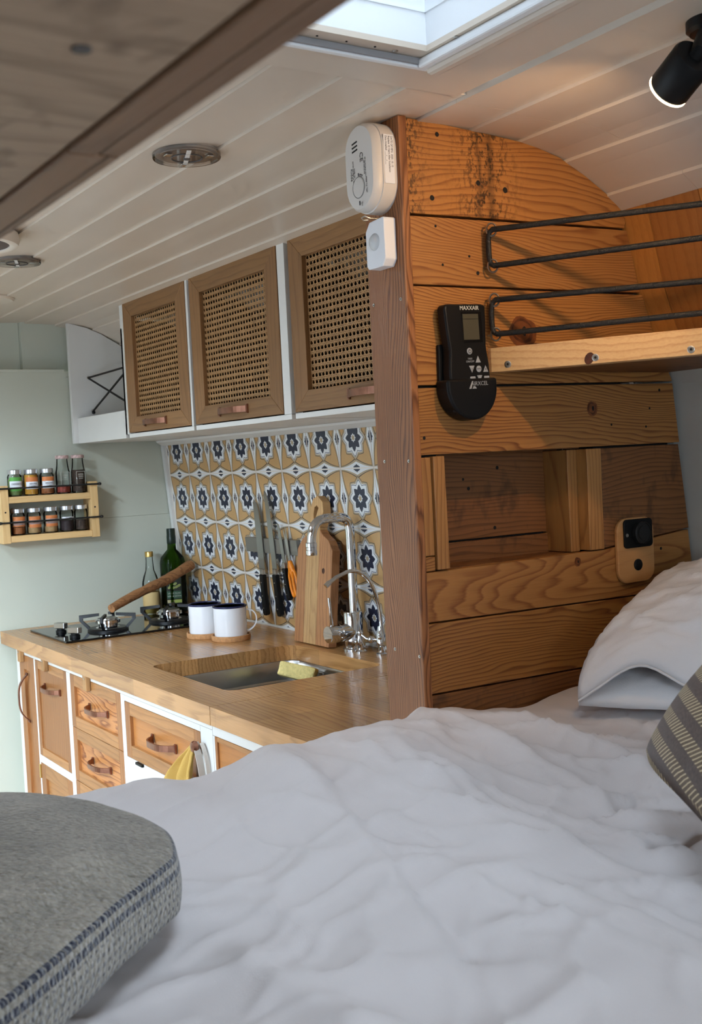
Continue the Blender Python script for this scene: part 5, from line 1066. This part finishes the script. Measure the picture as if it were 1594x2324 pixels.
# striped cushion
def cushion_mat():
    m, nt, p = newmat('herringbone_weave'); N = nt.nodes; L = nt.links
    def mt(op, a, b=None, c=None):
        q = N.new('ShaderNodeMath'); q.operation = op
        for i, x in enumerate((a, b, c)):
            if x is None: continue
            if isinstance(x, (int, float)): q.inputs[i].default_value = x
            else: L.new(x, q.inputs[i])
        return q.outputs[0]
    at = N.new('ShaderNodeAttribute'); at.attribute_name = 'cloth'; sx = N.new('ShaderNodeSeparateXYZ'); L.new(at.outputs['Vector'], sx.inputs[0])
    u, v = sx.outputs[0], sx.outputs[1]
    tc = N.new('ShaderNodeTexCoord'); nz = N.new('ShaderNodeTexNoise'); nz.inputs['Scale'].default_value = 70; nz.inputs['Detail'].default_value = 3; L.new(at.outputs['Vector'], nz.inputs['Vector'])
    jig = mt('MULTIPLY', mt('SUBTRACT', nz.outputs['Fac'], .5), .0010)
    su = mt('FRACT', mt('MULTIPLY', mt('ADD', v, mt('MULTIPLY', u, .10)), 1/.027)); band = mt('LESS_THAN', su, .50)
    slant = mt('ADD', v, mt('MULTIPLY', u, -0.50)); ln = mt('LESS_THAN', mt('FRACT', mt('MULTIPLY', mt('ADD', slant, jig), 1/.0050)), .28)
    line = mt('MULTIPLY', band, ln)
    nf = N.new('ShaderNodeTexNoise'); nf.inputs['Scale'].default_value = 900; nf.inputs['Detail'].default_value = 1
    mp = N.new('ShaderNodeMapping'); mp.inputs['Scale'].default_value = (1, .3, 1); L.new(at.outputs['Vector'], mp.inputs[0]); L.new(mp.outputs[0], nf.inputs['Vector'])
    def mix(f, a, b):
        q = N.new('ShaderNodeMix'); q.data_type = 'RGBA'; q.clamp_factor = True
        for k, x in (('Factor', f), ('A', a), ('B', b)):
            if isinstance(x, (tuple, float)): q.inputs[k].default_value = x
            else: L.new(x, q.inputs[k])
        return q.outputs['Result']
    spk = mt('MULTIPLY', mt('SUBTRACT', nf.outputs['Fac'], .35), 2.2)
    c1 = mix(spk, srgb(60, 46, 41), srgb(112, 91, 82)); c2 = mix(spk, srgb(84, 65, 47), srgb(124, 101, 76)); c = mix(band, c1, c2); c = mix(line, c, srgb(214, 196, 158))
    L.new(c, p.inputs['Base Color']); p.inputs['Roughness'].default_value = .95; p.inputs['Sheen Weight'].default_value = .2
    b = N.new('ShaderNodeBump'); b.inputs['Strength'].default_value = .5; b.inputs['Distance'].default_value = .0015; L.new(mt('ADD', mt('MULTIPLY', line, .7), mt('MULTIPLY', nf.outputs['Fac'], .6)), b.inputs['Height']); L.new(b.outputs['Normal'], p.inputs['Normal'])
    return m
T0 = Vector((0.868, 0.822, 1.042)); C1 = Vector((-0.56, -0.83, 0.0)).normalized(); C2 = Vector((0.80, 0.06, 0.60)).normalized(); C2 = (C2-C1*C2.dot(C1)).normalized(); CN = C1.cross(C2); CN = CN if CN.x < 0 else -CN
mb = MB(); uv = []; n = 44; SZ = .36
for side in (1, -1):
    vs = []
    for j in range(n+1):
        for i in range(n+1):
            a, b = i/n, j/n; ea, eb = 4*a*(1-a), 4*b*(1-b)
            pin = .030*(1-ea)*eb; pin2 = .030*(1-eb)*ea
            p = T0+C1*((a+(-1 if a > .5 else 1)*pin*.6)*SZ)+C2*((b+(-1 if b > .5 else 1)*pin2*.6)*SZ)+CN*(side*.058*(ea*eb)**.42)
            cr_ = (abs(2*a-1)*abs(2*b-1))**5*.014; p += (C1*(.5-a)+C2*(.5-b)).normalized()*cr_ if cr_ > 0 else Vector()
            p += CN*.003*noise.noise(p*13); zm = sheet_z(p.x, p.y)+.001
            if p.z < zm: p.z = zm
            vs.append(p); uv.append((a*SZ+b*SZ*.08, b*SZ, 0))
    mb.add(vs, [(j*(n+1)+i, j*(n+1)+i+1, (j+1)*(n+1)+i+1, (j+1)*(n+1)+i) for j in range(n) for i in range(n)])
cu = obj('cushion', mb, cushion_mat(), None, 180); tag(cu, 'brown cushion with cream herringbone stripes on the duvet', 'cushion')
at = cu.data.attributes.new('cloth', 'FLOAT_VECTOR', 'POINT'); at.data.foreach_set('vector', [c for p in uv for c in p])
q = cu.modifiers.new('w', 'WELD'); q.merge_threshold = .0006

# folded grey wool blanket
def wool_mat():
    m, nt, p = newmat('grey_wool'); N = nt.nodes; L = nt.links
    def mt(op, a, b=None):
        q = N.new('ShaderNodeMath'); q.operation = op
        for i, x in enumerate((a, b)):
            if x is None: continue
            if isinstance(x, (int, float)): q.inputs[i].default_value = x
            else: L.new(x, q.inputs[i])
        return q.outputs[0]
    at = N.new('ShaderNodeAttribute'); at.attribute_name = 'cloth'; sx = N.new('ShaderNodeSeparateXYZ'); L.new(at.outputs['Vector'], sx.inputs[0])
    tc = N.new('ShaderNodeTexCoord')
    vo = N.new('ShaderNodeTexVoronoi'); vo.inputs['Scale'].default_value = 230; L.new(tc.outputs['Object'], vo.inputs['Vector'])
    nz = N.new('ShaderNodeTexNoise'); nz.inputs['Scale'].default_value = 170; nz.inputs['Detail'].default_value = 5; nz.inputs['Roughness'].default_value = .7; L.new(tc.outputs['Object'], nz.inputs['Vector'])
    nb = N.new('ShaderNodeTexNoise'); nb.inputs['Scale'].default_value = 14; nb.inputs['Detail'].default_value = 3; L.new(tc.outputs['Object'], nb.inputs['Vector'])
    f = mt('ADD', mt('MULTIPLY', mt('SUBTRACT', nz.outputs['Fac'], .5), 1.7), mt('MULTIPLY', mt('SUBTRACT', nb.outputs['Fac'], .5), .9)); f = mt('ADD', f, .5)
    cr = N.new('ShaderNodeMix'); cr.data_type = 'RGBA'; cr.clamp_factor = True; L.new(f, cr.inputs['Factor']); cr.inputs['A'].default_value = srgb(82, 77, 68); cr.inputs['B'].default_value = srgb(176, 167, 152)
    # side rows: cloth.y = height fraction 0..1 of the folded edge, cloth.x = run along it
    v = sx.outputs[1]; u = mt('ADD', sx.outputs[0], mt('MULTIPLY', mt('SUBTRACT', nz.outputs['Fac'], .5), .004))
    def near(c, w_): return mt('LESS_THAN', mt('ABSOLUTE', mt('SUBTRACT', v, c)), w_)
    brk = mt('LESS_THAN', mt('FRACT', mt('MULTIPLY', u, 1/.0085)), .86)
    solid = mt('MULTIPLY', mt('MAXIMUM', near(1.0, .055), near(.80, .055)), brk)
    dots = mt('MULTIPLY', mt('LESS_THAN', mt('FRACT', mt('MULTIPLY', v, 7.5)), .42), mt('LESS_THAN', mt('FRACT', mt('MULTIPLY', u, 1/.0085)), .48)); dots = mt('MULTIPLY', dots, mt('LESS_THAN', v, .70)); dots = mt('MULTIPLY', dots, mt('GREATER_THAN', v, .10))
    st = mt('MAXIMUM', solid, mt('MULTIPLY', dots, .75))
    c2 = N.new('ShaderNodeMix'); c2.data_type = 'RGBA'; c2.clamp_factor = True; L.new(st, c2.inputs['Factor']); L.new(cr.outputs['Result'], c2.inputs['A']); c2.inputs['B'].default_value = srgb(40, 42, 58)
    L.new(c2.outputs['Result'], p.inputs['Base Color']); p.inputs['Roughness'].default_value = 1.0; p.inputs['Sheen Weight'].default_value = .5; p.inputs['Specular IOR Level'].default_value = .1
    b = N.new('ShaderNodeBump'); b.inputs['Strength'].default_value = .9; b.inputs['Distance'].default_value = .003; L.new(mt('ADD', mt('MULTIPLY', vo.outputs['Distance'], -1.0), nz.outputs['Fac']), b.inputs['Height']); L.new(b.outputs['Normal'], p.inputs['Normal'])
    return m
FPc = [(.372, .880), (.390, .945), (.383, 1.03), (.352, 1.11), (.292, 1.175), (.14, 1.235), (-.05, 1.255), (-.24, 1.25), (-.28, 1.20), (-.285, .8), (-.285, .40), (-.26, .37), (-.2, .40), (-.06, .505), (.05, .598), (.14, .673), (.218, .738), (.30, .812), (.345, .850)]
def catmull(P, m=5):
    out = []; k = len(P)
    for i in range(k):
        p0, p1, p2, p3 = [Vector(P[(i+d) % k]) for d in (-1, 0, 1, 2)]
        for j in range(m):
            t = j/m; out.append(0.5*((2*p1)+(-p0+p2)*t+(2*p0-5*p1+4*p2-p3)*t*t+(-p0+3*p1-3*p2+p3)*t**3))
    return out
ring = catmull(FPc, 7); cen = Vector((.03, .86)); HB = .052
mb = MB(); uv = []; vs = []; nrg = len(ring); prun = [0.0]
for i in range(1, nrg): prun.append(prun[-1]+(ring[i]-ring[i-1]).length)
lay = [(-.012, 0.0, 0)]+[(.004*math.sin(math.pi*k/8), HB*k/8, k/8) for k in range(1, 9)]+[(-.006, HB+.0035, 1.12), (-.014, HB+.006, 1.3), (-.03, HB+.009, 1.6)]
for o_, h, v_ in lay:
    for i, p in enumerate(ring):
        d = (p-cen).normalized(); q = p+d*o_; zb = .991
        vs.append((q.x, q.y, zb+h+.002*noise.noise(Vector((q.x*18, q.y*18, h*30))))); uv.append((prun[i], v_, 0))
base = len(lay)
NI = 24
for k in range(1, NI+1):
    f = (k/NI)
    for i, p in enumerate(ring):
        d = (p-cen).normalized(); q0 = p-d*.03; q = q0.lerp(cen, f); zz = 1.0+HB+.007+.014*math.sin(min(1, f*1.6)*math.pi/2)+.004*noise.noise(Vector((q.x*9, q.y*9, 1)))+.0016*noise.noise(Vector((q.x*60, q.y*60, 5)))
        if k < 3: zz = lerp(vs[(base-1)*nrg+i][2], zz, k/3)
        vs.append((q.x, q.y, zz)); uv.append((prun[i], 3.0, 0))
nl = len(lay)+NI
mb.add(vs, [(j*nrg+i, j*nrg+(i+1) % nrg, (j+1)*nrg+(i+1) % nrg, (j+1)*nrg+i) for j in range(nl-1) for i in range(nrg)]+[tuple(range(nrg))[::-1]])
bl = obj('wool_blanket', mb, wool_mat(), None, 180); tag(bl, 'folded grey wool blanket with navy stripes on the bed edge', 'blanket')
at = bl.data.attributes.new('cloth', 'FLOAT_VECTOR', 'POINT'); at.data.foreach_set('vector', [c for p in uv for c in p])

# mustard cloth hanging from the drawer knob
tc_ = thing('oven_glove', 'mustard cloth with pale strap hanging from the copper knob', 'cloth', (0.94, 2.15, 0.70)); mb = MB(); vs = []; n1, n2 = 30, 24
for j in range(n2+1):
    t = j/n2
    for i in range(n1+1):
        s = i/n1; wd = .012+.155*min(1, t*1.35)**.9; y = 2.118+(s-.12)*wd; z = .800-.175*t-.01*math.sin(s*5)*t
        x = XF-.012-.018*math.sin(math.pi*min(1, t*1.2))-.011*math.sin(s*13+t*3)*(.3+t)-.004*noise.noise(Vector((s*5, t*6, 3)))
        vs.append((min(x, XF-.004), y, z))
mb.add(vs, [(j*(n1+1)+i, j*(n1+1)+i+1, (j+1)*(n1+1)+i+1, (j+1)*(n1+1)+i) for j in range(n2) for i in range(n1)])
o = obj('cloth', mb, M['mustard'], tc_, 180); q = o.modifiers.new('s', 'SOLIDIFY'); q.thickness = .006; q.offset = 0
obj('strap', MB().band(bez((XF-.016, 2.112, .806), (XF-.024, 2.085, .79), (XF-.012, 2.080, .74), (XF-.014, 2.094, .665), 14), (1, 0, .1), .007, .001).band(bez((XF-.008, 2.100, .806), (XF-.010, 2.072, .79), (XF-.006, 2.068, .74), (XF-.006, 2.085, .665), 14), (1, 0, .1), .004, .001), M['strap'], tc_)
